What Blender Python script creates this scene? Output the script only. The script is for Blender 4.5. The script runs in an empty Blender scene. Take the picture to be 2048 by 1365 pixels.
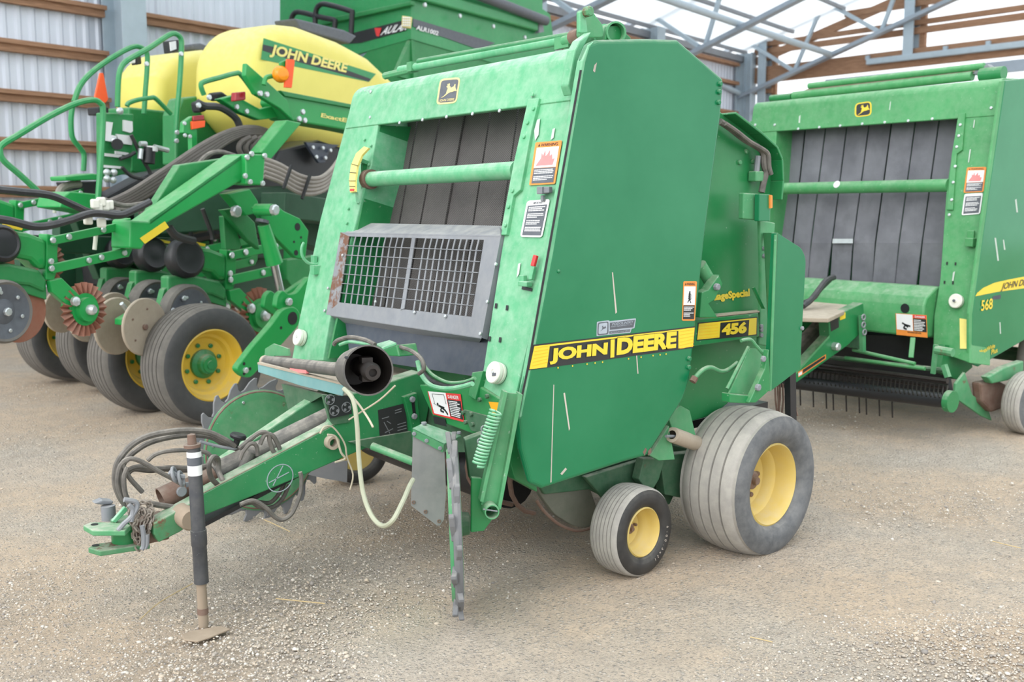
import bpy, bmesh, math, random
import numpy as np
from mathutils import Vector, Matrix
random.seed(7)
D = bpy.data
SC = bpy.context.scene
COL = SC.collection

# ------------------------------------------------------------------ camera, sky, sun, exposure
FPX, CX, CY = 2069.0, 1024.0, 682.5
PITCH = math.atan((CY - 411.0) / FPX)
EYE = Vector((0, 0, 1.65))
YAW = math.radians(53.26)
_cp, _sp = math.cos(PITCH), math.sin(PITCH)
_f = Vector((math.cos(YAW), math.sin(YAW), 0))
RT = Vector((math.sin(YAW), -math.cos(YAW), 0))
FW = _f * _cp + Vector((0, 0, -_sp))
UP = _f * _sp + Vector((0, 0, _cp))
cam_d = D.cameras.new('camera')
cam_d.sensor_width = 36
cam_d.lens = FPX / 2048 * 36
cam = D.objects.new('camera', cam_d)
COL.objects.link(cam)
cam.matrix_world = Matrix(((RT.x, UP.x, -FW.x, EYE.x), (RT.y, UP.y, -FW.y, EYE.y), (RT.z, UP.z, -FW.z, EYE.z), (0, 0, 0, 1)))
cam_d.clip_end = 400
cam_d.dof.use_dof = True
cam_d.dof.focus_distance = 4.3
cam_d.dof.aperture_fstop = 3.2
SC.camera = cam

world = D.worlds.new('overcast_sky')
SC.world = world
world.use_nodes = True
wn = world.node_tree
wn.nodes.clear()
_o = wn.nodes.new('ShaderNodeOutputWorld')
_b = wn.nodes.new('ShaderNodeBackground')
_b.inputs[0].default_value = (0.92, 0.965, 1.0, 1)
_b.inputs[1].default_value = 1.6
wn.links.new(_b.outputs[0], _o.inputs[0])

sun_d = D.lights.new('hazy_sun', 'SUN')
sun_d.energy = 2.8
sun_d.angle = math.radians(75)
sun_d.color = (1.0, 0.97, 0.93)
sun = D.objects.new('hazy_sun', sun_d)
COL.objects.link(sun)
_sd = Vector((-0.72, -0.22, 0.66))          # towards the sun: ahead of the balers, high
sun.rotation_euler = _sd.to_track_quat('Z', 'Y').to_euler()

SC.view_settings.view_transform = 'Standard'
SC.view_settings.look = 'None'
SC.view_settings.gamma = 1
SC.view_settings.use_curve_mapping = False
SC.view_settings.exposure = 0.07

# ------------------------------------------------------------------ measuring helpers
def ray(x, y):
    return RT * (x - CX) + UP * (CY - y) + FW * FPX

class Pl:
    """a plane in the place; calling it with photo coordinates gives the point on it"""
    def __init__(s, p, n):
        s.p = Vector(p); s.n = Vector(n).normalized()
        if s.n.dot(EYE - s.p) < 0: s.n = -s.n
    def __call__(s, x, y, d=0.0):
        r = ray(x, y)
        q = s.p + s.n * d
        return EYE + r * ((q - EYE).dot(s.n) / r.dot(s.n))
    def off(s, d):
        return Pl(s.p + s.n * d, s.n)
def YP(y): return Pl((0, y, 0), (0, -1, 0))
def XP(x): return Pl((x, 0, 0), (-1, 0, 0))
def ZP(z): return Pl((0, 0, z), (0, 0, 1))

# ------------------------------------------------------------------ mesh helpers
class MB:
    def __init__(s): s.v = []; s.f = []; s.m = []; s.cm = 0; s.isl = []
    def add(s, vs, fs):
        b = len(s.v); s.isl.append((b, len(s.f))); s.v += [tuple(v) for v in vs]
        for f in fs: s.f.append([b + i for i in f]); s.m.append(s.cm)
        return s
    def prism(s, pts, vec):
        n = len(pts); vec = Vector(vec); pts = [Vector(p) for p in pts]
        nn = Vector((0, 0, 0))
        for i in range(n): nn += pts[i].cross(pts[(i + 1) % n])
        if nn.dot(vec) > 0: pts = pts[::-1]
        vs = pts + [p + vec for p in pts]
        fs = [list(range(n)), list(range(2 * n - 1, n - 1, -1))]
        for i in range(n):
            j = (i + 1) % n
            fs.append([j, i, n + i, n + j])
        return s.add(vs, fs)
    def bar(s, p, q, w, h, up=(0, 0, 1)):
        p = Vector(p); q = Vector(q); d = (q - p).normalized(); up = Vector(up)
        a = d.cross(up)
        if a.length < 1e-4: a = d.cross(Vector((1, 0, 0)))
        a.normalize(); b = a.cross(d).normalized()
        a *= w / 2; b *= h / 2
        return s.prism([p + a + b, p - a + b, p - a - b, p + a - b], q - p)
    def box(s, c, sx, sy, sz):
        c = Vector(c)
        return s.prism([c + Vector((-sx / 2, -sy / 2, -sz / 2)), c + Vector((sx / 2, -sy / 2, -sz / 2)), c + Vector((sx / 2, sy / 2, -sz / 2)), c + Vector((-sx / 2, sy / 2, -sz / 2))], (0, 0, sz))
    def tube(s, pts, r, seg=10, smooth=0, closed=False, r2=None):
        pts = [Vector(p) for p in pts]
        if smooth and len(pts) > 2: pts = spline(pts, smooth, closed)
        n = len(pts); vs = []; fs = []
        t0 = (pts[1] - pts[0]).normalized()
        a = t0.orthogonal().normalized()
        for i, p in enumerate(pts):
            if i == 0: t = t0
            elif i == n - 1: t = (pts[-1] - pts[-2]).normalized()
            else: t = ((pts[i + 1] - p).normalized() + (p - pts[i - 1]).normalized())
            if t.length < 1e-6: t = t0
            t.normalize()
            a = (a - t * a.dot(t))
            if a.length < 1e-5: a = t.orthogonal()
            a.normalize(); b = t.cross(a)
            rr = r if r2 is None else r + (r2 - r) * i / (n - 1)
            for k in range(seg):
                an = 2 * math.pi * k / seg
                vs.append(p + (a * math.cos(an) + b * math.sin(an)) * rr)
        for i in range(n - 1):
            for k in range(seg):
                k2 = (k + 1) % seg
                fs.append([i * seg + k, i * seg + k2, (i + 1) * seg + k2, (i + 1) * seg + k])
        fs.append(list(range(seg - 1, -1, -1))); fs.append([(n - 1) * seg + k for k in range(seg)])
        return s.add(vs, fs)
    def lathe(s, c, axis, prof, seg=32, mats=None):
        """prof: (along axis, radius) pairs; a radius of 0 closes the end"""
        c = Vector(c); ax = Vector(axis).normalized(); a = ax.orthogonal().normalized(); b = ax.cross(a)
        rings = []; 
        s.isl.append((len(s.v), len(s.f)))
        for (t, r) in prof:
            if r < 1e-6: rings.append([len(s.v)]); s.v.append(tuple(c + ax * t))
            else:
                rings.append(list(range(len(s.v), len(s.v) + seg)))
                for k in range(seg):
                    an = 2 * math.pi * k / seg
                    s.v.append(tuple(c + ax * t + (a * math.cos(an) + b * math.sin(an)) * r))
        for i in range(len(rings) - 1):
            A, B = rings[i], rings[i + 1]; m = mats[i] if mats else s.cm
            for k in range(seg):
                k2 = (k + 1) % seg
                if len(A) == 1 and len(B) == 1: continue
                if len(A) == 1: f = [A[0], B[k2], B[k]]
                elif len(B) == 1: f = [A[k], A[k2], B[0]]
                else: f = [A[k], A[k2], B[k2], B[k]]
                s.f.append(f); s.m.append(m)
        return s
    def bolt(s, p, n, r=.012, h=.008):
        n = Vector(n).normalized()
        return s.lathe(Vector(p), n, [(0, r), (h * .8, r), (h, r * .75), (h, 0)], 8)
    def ball(s, c, r, seg=10):
        return s.lathe(c, (0, 0, 1), [(-r, 0)] + [(-r * math.cos(math.pi * i / 6), r * math.sin(math.pi * i / 6)) for i in range(1, 6)] + [(r, 0)], seg)
    def torus(s, c, n, R, r, seg=16, a0=0, a1=2 * math.pi):
        n = Vector(n).normalized(); a = n.orthogonal().normalized(); b = n.cross(a); c = Vector(c)
        return s.tube([c + (a * math.cos(t) + b * math.sin(t)) * R for t in [a0 + (a1 - a0) * i / seg for i in range(seg + 1)]], r, 8)

def spline(pts, n, closed=False):
    out = []; N = len(pts)
    for i in range(N if closed else N - 1):
        if closed: p0, p1, p2, p3 = (pts[(i + k) % N] for k in (-1, 0, 1, 2))
        else: p0, p1, p2, p3 = pts[max(i - 1, 0)], pts[i], pts[i + 1], pts[min(i + 2, N - 1)]
        for k in range(n):
            t = k / n
            out.append(0.5 * ((2 * p1) + (p2 - p0) * t + (2 * p0 - 5 * p1 + 4 * p2 - p3) * t * t + (3 * p1 - p0 - 3 * p2 + p3) * t ** 3))
    out.append(pts[0] if closed else pts[-1])
    return out

def root(name, label, cat, loc, group=None):
    o = D.objects.new(name, None); COL.objects.link(o)
    o.location = loc; o['label'] = label; o['category'] = cat
    o.empty_display_size = .2
    if group: o['group'] = group
    return o
_base = {}
SPLIT = ('bolts', 'scratches', 'droppings', 'slots', 'eyelets', 'spots', 'hose_coupler', '_hole', 'hose_strap', 'valve_fitting', 'hose_tip', 'hanging_twine', 'pickup_tine', 'lamp_diode', 'filter_fitting', 'label_plate')
def depth(o):
    n = 0
    while o.parent: o = o.parent; n += 1
    return n
def obj(name, mb, mat, parent=None, smooth=False, bevel=0, label=None, seg=2, **props):
    if parent is not None and depth(parent) > 1: parent = parent.parent
    if name.endswith(SPLIT) and len(mb.isl) > 1:
        one = {'scratches': 'scratch'}.get(name, name[:-1] if name.endswith('s') else name); out = None
        ends = mb.isl[1:] + [(len(mb.v), len(mb.f))]
        for (v0, f0), (v1, f1) in zip(mb.isl, ends):
            q = MB(); q.v = mb.v[v0:v1]; q.f = [[i - v0 for i in f] for f in mb.f[f0:f1]]; q.m = mb.m[f0:f1]
            out = _make(one, q, mat, parent, smooth, bevel, label, seg, **props)
        return out
    return _make(name, mb, mat, parent, smooth, bevel, label, seg, **props)
def _make(name, mb, mat, parent=None, smooth=False, bevel=0, label=None, seg=2, **props):
    me = D.meshes.new(name)
    off = Vector((0, 0, 0))
    if parent is not None: off = _base.get(parent.name, None)
    if off is None:
        off = parent.location.copy(); _base[parent.name] = off
    me.from_pydata([tuple(Vector(v) - off) for v in mb.v], [], mb.f)
    mats = mat if isinstance(mat, (list, tuple)) else [mat]
    for m in mats: me.materials.append(m)
    if len(mats) > 1: me.polygons.foreach_set('material_index', mb.m)
    if smooth:
        me.polygons.foreach_set('use_smooth', [True] * len(me.polygons))
        me.update()
        try: me.set_sharp_from_angle(angle=math.radians(smooth if smooth is not True else 40))
        except Exception: pass
    me.update()
    o = D.objects.new(name, me); COL.objects.link(o)
    if parent is not None:
        o.parent = parent; _base[o.name] = off
    if bevel:
        b = o.modifiers.new('edge', 'BEVEL'); b.width = bevel; b.segments = seg; b.limit_method = 'ANGLE'; b.angle_limit = math.radians(35)
    if label: o['label'] = label
    for k, v in props.items(): o[k] = v
    return o
def plate(name, mat, pl, poly, th, parent, bevel=0, d=0, **k):
    """a plate whose outline lies on the plane pl and whose thickness goes away from the eye"""
    return obj(name, MB().prism([pl(x, y, d) for x, y in poly], -pl.n * th), mat, parent, bevel=bevel, **k)
def round_poly(poly, r, n=4):
    """rounded corners for a 2D outline; r may be a list, one radius per corner"""
    out = []; N = len(poly)
    for i in range(N):
        rr = r[i] if isinstance(r, (list, tuple)) else r
        p = Vector(poly[i]).to_2d(); a = Vector(poly[i - 1]).to_2d(); b = Vector(poly[(i + 1) % N]).to_2d()
        if rr <= 0: out.append((p.x, p.y)); continue
        da = (a - p); db = (b - p)
        ra = min(rr, da.length * .45); rb = min(rr, db.length * .45)
        s = p + da.normalized() * ra; e = p + db.normalized() * rb
        for k in range(n + 1):
            t = k / n
            q = s * (1 - t) ** 2 + p * 2 * t * (1 - t) + e * t * t
            out.append((q.x, q.y))
    return out
_fonts = {}
def text_mesh(txt, offset=0.0):
    cu = D.curves.new('lettering', 'FONT'); cu.body = txt; cu.offset = offset; cu.resolution_u = 3
    o = D.objects.new('lettering', cu); COL.objects.link(o)
    bpy.context.view_layer.update()
    me = o.to_mesh()
    vs = [Vector(v.co) for v in me.vertices]; fs = [list(p.vertices) for p in me.polygons]
    o.to_mesh_clear(); D.objects.remove(o); D.curves.remove(cu)
    return vs, fs
def lettering(txt, pl, A, B, Dp, mat, parent, d=.002, offset=0.02, name='lettering', mb=None, shear=0.0, shift=(0, 0)):
    """flat lettering stretched over the parallelogram with photo corners A (bottom left), B (bottom right), Dp (top left) on plane pl"""
    vs, fs = text_mesh(txt, offset)
    x0 = min(v.x for v in vs); x1 = max(v.x for v in vs); y0 = min(v.y for v in vs); y1 = max(v.y for v in vs)
    a, b, t = pl(*A, d), pl(*B, d), pl(*Dp, d)
    out = []
    for v in vs:
        u = (v.x - x0) / (x1 - x0) + shift[0]; w = (v.y - y0) / (y1 - y0) + shift[1]
        out.append(a + (b - a) * (u + shear * w) + (t - a) * w)
    if mb is not None: mb.add(out, fs); return
    m = MB().add(out, fs)
    return obj(name, m, mat, parent)
def flat(name, mat, pl, poly, parent, d=.0015, **k):
    """a thin sticker"""
    return obj(name, MB().prism([pl(x, y, d) for x, y in poly], -pl.n * .001), mat, parent, **k)
def quadmap(q):
    """bilinear map of the unit square onto four photo corners: top left, top right, bottom right, bottom left"""
    def f(u, v):
        tl, tr, br, bl = q
        x = (1 - v) * ((1 - u) * tl[0] + u * tr[0]) + v * ((1 - u) * bl[0] + u * br[0])
        y = (1 - v) * ((1 - u) * tl[1] + u * tr[1]) + v * ((1 - u) * bl[1] + u * br[1])
        return (x, y)
    return f
def print_rows(mb, pl, q, rows, d, rnd=.5, words=True, fill=.55):
    """rows of small print: word-long strokes"""
    f = quadmap(q)
    for i in range(rows):
        if words is True and i % 4 == 3 and rows > 5: continue
        v0 = (i + .2) / rows; v1 = v0 + fill / rows
        end = 1 - rnd * random.random() ** 2
        u = 0.0
        while u < end - .03:
            w = min(random.uniform(.05, .16), end - u)
            mb.prism([pl(*f(a, b), d) for a, b in ((u, v0), (u + w, v0), (u + w, v1), (u, v1))], -pl.n * .0005)
            u += w + .02

# ------------------------------------------------------------------ materials
def new_mat(name):
    m = D.materials.new(name); m.use_nodes = True
    nt = m.node_tree
    return m, nt, nt.nodes['Principled BSDF']
def N(nt, t, **k):
    n = nt.nodes.new(t)
    for a, b in k.items():
        if a.startswith('i_'): n.inputs[int(a[2:])].default_value = b
        else: setattr(n, a, b)
    return n
def noise(nt, scale, detail=4, rough=.55, coord=None):
    n = N(nt, 'ShaderNodeTexNoise'); n.inputs['Scale'].default_value = scale; n.inputs['Detail'].default_value = detail
    n.inputs['Roughness'].default_value = rough
    if coord is None:
        g = N(nt, 'ShaderNodeNewGeometry'); coord = g.outputs['Position']
    nt.links.new(coord, n.inputs['Vector'])
    return n
def ramp(nt, src, stops):
    r = N(nt, 'ShaderNodeValToRGB')
    e = r.color_ramp.elements
    while len(e) > 1: e.remove(e[-1])
    e[0].position = stops[0][0]; e[0].color = col4(stops[0][1])
    for p, c in stops[1:]:
        x = e.new(p); x.color = col4(c)
    nt.links.new(src, r.inputs[0])
    return r
def col4(c):
    if isinstance(c, (int, float)): return (c, c, c, 1)
    return (c[0], c[1], c[2], 1)
def mix(nt, fac, a, b, blend='MIX'):
    m = N(nt, 'ShaderNodeMix', data_type='RGBA', blend_type=blend)
    for v, i in ((fac, 0), (a, 6), (b, 7)):
        if hasattr(v, 'node'): nt.links.new(v, m.inputs[i])
        elif i == 0: m.inputs[0].default_value = v
        else: m.inputs[i].default_value = col4(v)
    return m.outputs[2]
def math_n(nt, op, a, b=None, clamp=False):
    m = N(nt, 'ShaderNodeMath', operation=op, use_clamp=clamp)
    for v, i in ((a, 0), (b, 1)):
        if v is None: continue
        if hasattr(v, 'node'): nt.links.new(v, m.inputs[i])
        else: m.inputs[i].default_value = v
    return m.outputs[0]
def bump(nt, bs, h, strength, dist=.01):
    b = N(nt, 'ShaderNodeBump'); b.inputs['Strength'].default_value = strength; b.inputs['Distance'].default_value = dist
    nt.links.new(h, b.inputs['Height']); nt.links.new(b.outputs[0], bs.inputs['Normal'])
DUST = (.52, .50, .43)
def paint(name, base, dust=.5, side=.06, rough=.38, var=.25, rust=0.0, fade=None, dustcol=DUST, metal=0, scratch=0.0, coat=0.0):
    """weathered paint: worn in patches, dust that has settled on upward faces, chips of rust"""
    m, nt, bs = new_mat(name)
    n1 = noise(nt, 2.3, 5, .6); n2 = noise(nt, 17, 5, .65)
    c = mix(nt, ramp(nt, n1.outputs[0], [(.3, 0), (.75, 1)]).outputs[0], base, fade or tuple(min(1, x * (1 + var) + .012) for x in base))
    g = N(nt, 'ShaderNodeNewGeometry'); sx = N(nt, 'ShaderNodeSeparateXYZ')
    nt.links.new(g.outputs['True Normal'], sx.inputs[0])
    up = math_n(nt, 'MULTIPLY', math_n(nt, 'POWER', math_n(nt, 'MAXIMUM', sx.outputs[2], 0.0), 1.4), dust)
    sp = math_n(nt, 'ADD', ramp(nt, n2.outputs[0], [(.35, .35), (.7, 1)]).outputs[0], -.15)
    dn = math_n(nt, 'MULTIPLY', math_n(nt, 'ADD', up, side), sp, True)
    c = mix(nt, dn, c, dustcol)
    if rust:
        n3 = noise(nt, 6, 8, .7)
        c = mix(nt, ramp(nt, n3.outputs[0], [(.72 - .3 * rust, 0), (.78 - .3 * rust, 1)]).outputs[0], c, (.16, .075, .045))
    if scratch:
        n4 = noise(nt, 60, 2, .5)
        c = mix(nt, math_n(nt, 'MULTIPLY', ramp(nt, n4.outputs[0], [(.70, 0), (.74, 1)]).outputs[0], scratch), c, (.55, .6, .55))
    nt.links.new(c, bs.inputs['Base Color'])
    r = math_n(nt, 'ADD', math_n(nt, 'MULTIPLY', dn, .5), rough, True)
    nt.links.new(r, bs.inputs['Roughness'])
    bs.inputs['Metallic'].default_value = metal
    if coat: bs.inputs['Coat Weight'].default_value = coat; bs.inputs['Coat Roughness'].default_value = .15
    return m
def plain(name, c, rough=.5, metal=0, var=.12, scale=30, emit=0):
    m, nt, bs = new_mat(name)
    n1 = noise(nt, scale, 3)
    nt.links.new(mix(nt, n1.outputs[0], tuple(x * (1 - var) for x in c), tuple(min(1, x * (1 + var)) for x in c)), bs.inputs['Base Color'])
    bs.inputs['Roughness'].default_value = rough; bs.inputs['Metallic'].default_value = metal
    if emit:
        bs.inputs['Emission Color'].default_value = col4(c); bs.inputs['Emission Strength'].default_value = emit
    return m
G = (.006, .175, .048)
M = {}
M['green'] = paint('green_paint', G, .75, .03, .33, rust=.0, scratch=.3)
M['shield'] = paint('shield_paint', (.004, .165, .062), .75, .0, .27, var=.15)
M['shield2'] = paint('glossy_shield_paint', (.005, .18, .065), .6, .0, .12, var=.15)
M['pale'] = paint('dusty_green_paint', (.05, .32, .14), .8, .26, .42, var=.35, rust=.02, dustcol=(.60, .69, .60), scratch=.2)
M['pale2'] = paint('faded_green_paint', (.035, .25, .075), .7, .16, .42, var=.3, dustcol=(.42, .52, .40), scratch=.3)
M['under'] = paint('shade_darkened_green', (.004, .055, .022), .3, .02, .5, var=.4)  # planter green with the deep shade underneath put into the colour
M['worn'] = paint('worn_green_paint', (.035, .22, .085), .9, .14, .5, var=.5, rust=.32, scratch=.3)
M['dirty'] = paint('dirty_green_paint', (.012, .085, .034), .7, .14, .6, var=.5, rust=.25)
M['bright'] = paint('bright_green_paint', (.006, .29, .06), .45, .02, .3, var=.12)
M['bright_shade'] = paint('bright_green_shaded', (.006, .20, .048), .5, .05, .4, var=.2)  # darker copy of the bright green, shade put into the colour
M['cart'] = paint('cart_green_paint', (.012, .26, .075), .5, .06, .3, var=.12)
M['teal'] = paint('faded_teal_paint', (.11, .27, .28), .8, .15, .5, var=.5, rust=.15)
M['yellow'] = paint('yellow_paint', (.72, .47, .035), .5, .08, .45, var=.1, rust=.05)
M['rim'] = paint('rim_yellow_paint', (.62, .46, .11), .5, .25, .55, var=.15, dustcol=(.62, .54, .36))
M['tank'] = paint('tank_yellow_plastic', (.76, .67, .14), .55, .02, .45, var=.08, dustcol=(.8, .76, .55))
M['decal_y'] = plain('decal_yellow', (.80, .60, .04), .35, var=.06)
M['decal_y2'] = plain('decal_pale_yellow', (.85, .74, .22), .4, var=.05)
M['decal_k'] = plain('decal_black', (.022, .024, .026), .4)
M['decal_grey'] = plain('decal_faded_black', (.10, .11, .13), .5, var=.25)
M['decal_w'] = plain('decal_white', (.78, .79, .80), .45, var=.04)
M['decal_o'] = plain('decal_orange', (.80, .27, .05), .45)
M['decal_r'] = plain('decal_red', (.72, .05, .05), .45)
M['decal_pink'] = plain('decal_faded_red', (.85, .25, .25), .5)
M['decal_gold'] = plain('decal_gold', (.72, .62, .28), .5)
M['decal_s'] = plain('decal_silver', (.42, .48, .55), .4, .3)
M['fluor'] = plain('fluorescent_orange', (.95, .11, .02), .5, var=.05)
M['amber'] = plain('amber_lens', (.95, .30, .01), .15)
M['redlens'] = plain('red_lens', (.32, .012, .02), .15)
M['steel'] = plain('bright_steel', (.55, .57, .6), .28, 1, .15)
M['zinc'] = plain('zinc_bolt', (.62, .66, .68), .35, .7, .2)
M['galv'] = paint('galvanised_sheet', (.17, .185, .21), .5, .14, .5, var=.25, dustcol=(.55, .54, .5), rust=.02)
M['galv_rust'] = paint('rusty_galvanised_sheet', (.19, .205, .23), .5, .12, .55, var=.3, rust=.8)
M['dark_sheet'] = paint('blue_grey_sheet', (.028, .038, .060), .3, .03, .35, var=.4)
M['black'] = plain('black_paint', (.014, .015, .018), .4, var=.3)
M['jackblack'] = paint('jack_black_paint', (.028, .032, .042), .5, .12, .38, var=.7, scratch=.2)
M['hose'] = paint('dusty_black_hose', (.05, .048, .045), .75, .42, .6, dustcol=(.36, .33, .29))
M['grime'] = paint('grimy_panel', (.09, .10, .075), .5, .25, .7, var=.6, rust=.25, dustcol=(.36, .33, .28))
M['drop'] = plain('dropping', (.50, .58, .52), .8)
M['hose2'] = paint('clean_black_hose', (.018, .019, .022), .3, .05, .4, dustcol=(.3, .3, .3))
M['decal_faint'] = plain('faint_print', (.16, .17, .18), .5)
M['conduit_d'] = paint('brown_grey_seed_hose', (.085, .075, .068), .35, .12, .55, dustcol=(.36, .32, .28))
M['conduit'] = paint('grey_seed_hose', (.20, .18, .16), .4, .2, .55, dustcol=(.5, .46, .4))
M['cable'] = plain('cream_cord', (.36, .38, .28), .6)
M['twine'] = plain('pale_twine', (.48, .43, .33), .8)
M['greyplastic'] = paint('weathered_black_plastic', (.05, .05, .05), .95, .22, .55, dustcol=(.42, .39, .34))
M['rust'] = paint('rusty_steel', (.115, .06, .042), .4, .15, .75, var=.6)
M['chain'] = paint('grimy_chain', (.17, .14, .12), .5, .3, .7, var=.6)
M['soil'] = paint('muddy_steel', (.24, .19, .14), .5, .25, .8, var=.5, dustcol=(.42, .34, .26))
M['nose'] = paint('rust_eaten_green_paint', (.03, .17, .065), .9, .14, .6, var=.5, rust=.66)
M['tongue'] = paint('tongue_paint', (.008, .18, .055), 1.0, .05, .4, var=.25, rust=.2, scratch=.3, dustcol=(.56, .54, .46))
M['rust_plate'] = paint('red_brown_coulter', (.24, .085, .05), .3, .12, .6, var=.5)
M['dirt_plate'] = paint('soil_caked_steel', (.30, .25, .19), .6, .3, .75, var=.4, dustcol=(.58, .52, .44))
M['cast'] = plain('dark_cast_iron', (.035, .03, .028), .42, .5, .4)
M['rubber'] = paint('grey_rubber', (.12, .128, .14), .6, .18, .65, var=.35, dustcol=(.36, .34, .31))
M['flap'] = paint('rubber_flap', (.15, .152, .158), .5, .3, .75, var=.7, dustcol=(.42, .40, .38))
M['tread'] = paint('dusty_tread_rubber', (.26, .25, .235), .5, .6, .85, var=.35, dustcol=(.50, .48, .43))
M['sidewall'] = paint('worn_sidewall_rubber', (.045, .05, .056), .35, .38, .7, var=1.2, dustcol=(.36, .36, .35))
M['sidewall_new'] = paint('black_sidewall_rubber', (.012, .012, .013), .3, .05, .5, var=.4)
M['tread_p'] = paint('planter_tread_rubber', (.10, .095, .088), .4, .3, .85, var=.3, dustcol=(.28, .26, .23))
M['side_p'] = paint('planter_sidewall_rubber', (.03, .032, .035), .35, .14, .65, var=.5, dustcol=(.2, .19, .17))
M['white'] = plain('white_plastic', (.74, .74, .66), .4, var=.05)
M['beam'] = plain('blue_grey_steel', (.42, .51, .58), .5, 0, .12, 6)
M['beam_d'] = plain('dark_blue_grey_steel', (.32, .38, .45), .55, 0, .15, 6)
M['straw'] = plain('dry_straw', (.55, .42, .22), .8)
M['orange_y'] = plain('orange_reflector', (.9, .42, .01), .4)

def wood_mat():
    m, nt, bs = new_mat('brown_timber')
    n = N(nt, 'ShaderNodeTexNoise'); g = N(nt, 'ShaderNodeTexCoord'); mp = N(nt, 'ShaderNodeMapping')
    mp.inputs['Scale'].default_value = (1.5, 1.5, 30)
    nt.links.new(g.outputs['Object'], mp.inputs[0]); nt.links.new(mp.outputs[0], n.inputs['Vector'])
    n.inputs['Scale'].default_value = 3; n.inputs['Detail'].default_value = 5
    r = ramp(nt, n.outputs[0], [(.3, (.24, .13, .075)), (.7, (.44, .25, .15))])
    nt.links.new(r.outputs[0], bs.inputs['Base Color']); bs.inputs['Roughness'].default_value = .8
    return m
M['wood'] = wood_mat()
def belt_mat(name, base, hi):
    """rubber belt with a raised diamond tread"""
    m, nt, bs = new_mat(name)
    tc = N(nt, 'ShaderNodeTexCoord')
    sx = N(nt, 'ShaderNodeSeparateXYZ'); nt.links.new(tc.outputs['UV'], sx.inputs[0])
    def wave(sign):
        a = math_n(nt, 'ADD', math_n(nt, 'MULTIPLY', sx.outputs[0], 1.0), math_n(nt, 'MULTIPLY', sx.outputs[1], sign * 1.7))
        return math_n(nt, 'ABSOLUTE', math_n(nt, 'SINE', math_n(nt, 'MULTIPLY', a, math.pi / .016)))
    h = math_n(nt, 'MULTIPLY', wave(1), wave(-1))
    n1 = noise(nt, 4, 6, .65)
    c = mix(nt, ramp(nt, n1.outputs[0], [(.3, 0), (.72, 1)]).outputs[0], base, hi)
    c = mix(nt, ramp(nt, h, [(.12, 1), (.4, 0)]).outputs[0], c, tuple(x * .35 for x in base))
    nt.links.new(c, bs.inputs['Base Color']); bs.inputs['Roughness'].default_value = .6
    bump(nt, bs, h, .5, .003)
    return m
M['belt'] = belt_mat('belt_rubber', (.095, .088, .088), (.165, .152, .148))
M['belt2'] = belt_mat('grey_belt_rubber', (.16, .165, .195), (.32, .33, .37))
def corr_mat():
    m, nt, bs = new_mat('corrugated_steel')
    n1 = noise(nt, 1.2, 4)
    nt.links.new(mix(nt, n1.outputs[0], (.62, .67, .76), (.72, .77, .86)), bs.inputs['Base Color'])
    bs.inputs['Roughness'].default_value = .45; bs.inputs['Metallic'].default_value = .25
    return m
M['corr'] = corr_mat()
def roof_mat():
    m, nt, bs = new_mat('translucent_roof_sheet')
    out = nt.nodes['Material Output']
    t = N(nt, 'ShaderNodeBsdfTranslucent'); t.inputs[0].default_value = (.93, .96, .98, 1)
    d = N(nt, 'ShaderNodeBsdfDiffuse'); d.inputs[0].default_value = (.85, .88, .9, 1)
    mx = N(nt, 'ShaderNodeMixShader'); mx.inputs[0].default_value = .22
    nt.links.new(t.outputs[0], mx.inputs[1]); nt.links.new(d.outputs[0], mx.inputs[2]); nt.links.new(mx.outputs[0], out.inputs[0])
    return m
M['roof'] = roof_mat()
def ground_mat():
    """packed tan soil with drifts of grey gravel"""
    m, nt, bs = new_mat('gravel_ground')
    g = N(nt, 'ShaderNodeNewGeometry'); P = g.outputs['Position']
    big = noise(nt, .75, 5, .62, P); mid = noise(nt, 6, 6, .7, P); fine = noise(nt, 70, 6, .78, P)
    mask = ramp(nt, big.outputs[0], [(.42, 0), (.60, 1)]).outputs[0]
    c = mix(nt, mask, (.68, .54, .40), (.63, .565, .48))
    c = mix(nt, ramp(nt, mid.outputs[0], [(.40, 0), (.78, .85)]).outputs[0], c, (.46, .38, .30))
    c = mix(nt, ramp(nt, fine.outputs[0], [(.32, .7), (.56, 0)]).outputs[0], c, (.36, .30, .245))
    h = math_n(nt, 'MULTIPLY', fine.outputs[0], .9)
    for sc, lo in ((52, .36), (105, .45)):
        vo = N(nt, 'ShaderNodeTexVoronoi'); vo.inputs['Scale'].default_value = sc; nt.links.new(P, vo.inputs['Vector'])
        peb = ramp(nt, vo.outputs['Distance'], [(.20, 1), (.46, 0)]).outputs[0]
        sv = N(nt, 'ShaderNodeSeparateXYZ'); nt.links.new(vo.outputs['Color'], sv.inputs[0])
        sel = ramp(nt, math_n(nt, 'ADD', sv.outputs[0], math_n(nt, 'MULTIPLY', mask, .35)), [(.62, 0), (.74, 1)]).outputs[0]
        pm = math_n(nt, 'MULTIPLY', peb, sel)
        pc = mix(nt, sv.outputs[1], (.36, .33, .30), (.70, .64, .56))
        c = mix(nt, math_n(nt, 'MULTIPLY', pm, .85), c, pc)
        h = math_n(nt, 'ADD', h, math_n(nt, 'MULTIPLY', pm, .9))
    nt.links.new(c, bs.inputs['Base Color']); bs.inputs['Roughness'].default_value = .95
    bump(nt, bs, math_n(nt, 'ADD', h, math_n(nt, 'MULTIPLY', mid.outputs[0], 1.8)), .8, .022)
    return m
M['ground'] = ground_mat()
M['peb'] = paint('pebble_stone', (.36, .325, .285), .3, .15, .9, var=.9, dustcol=(.5, .46, .4))
M['concrete'] = plain('pale_concrete', (.50, .47, .42), .9, var=.1, scale=6)

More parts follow.
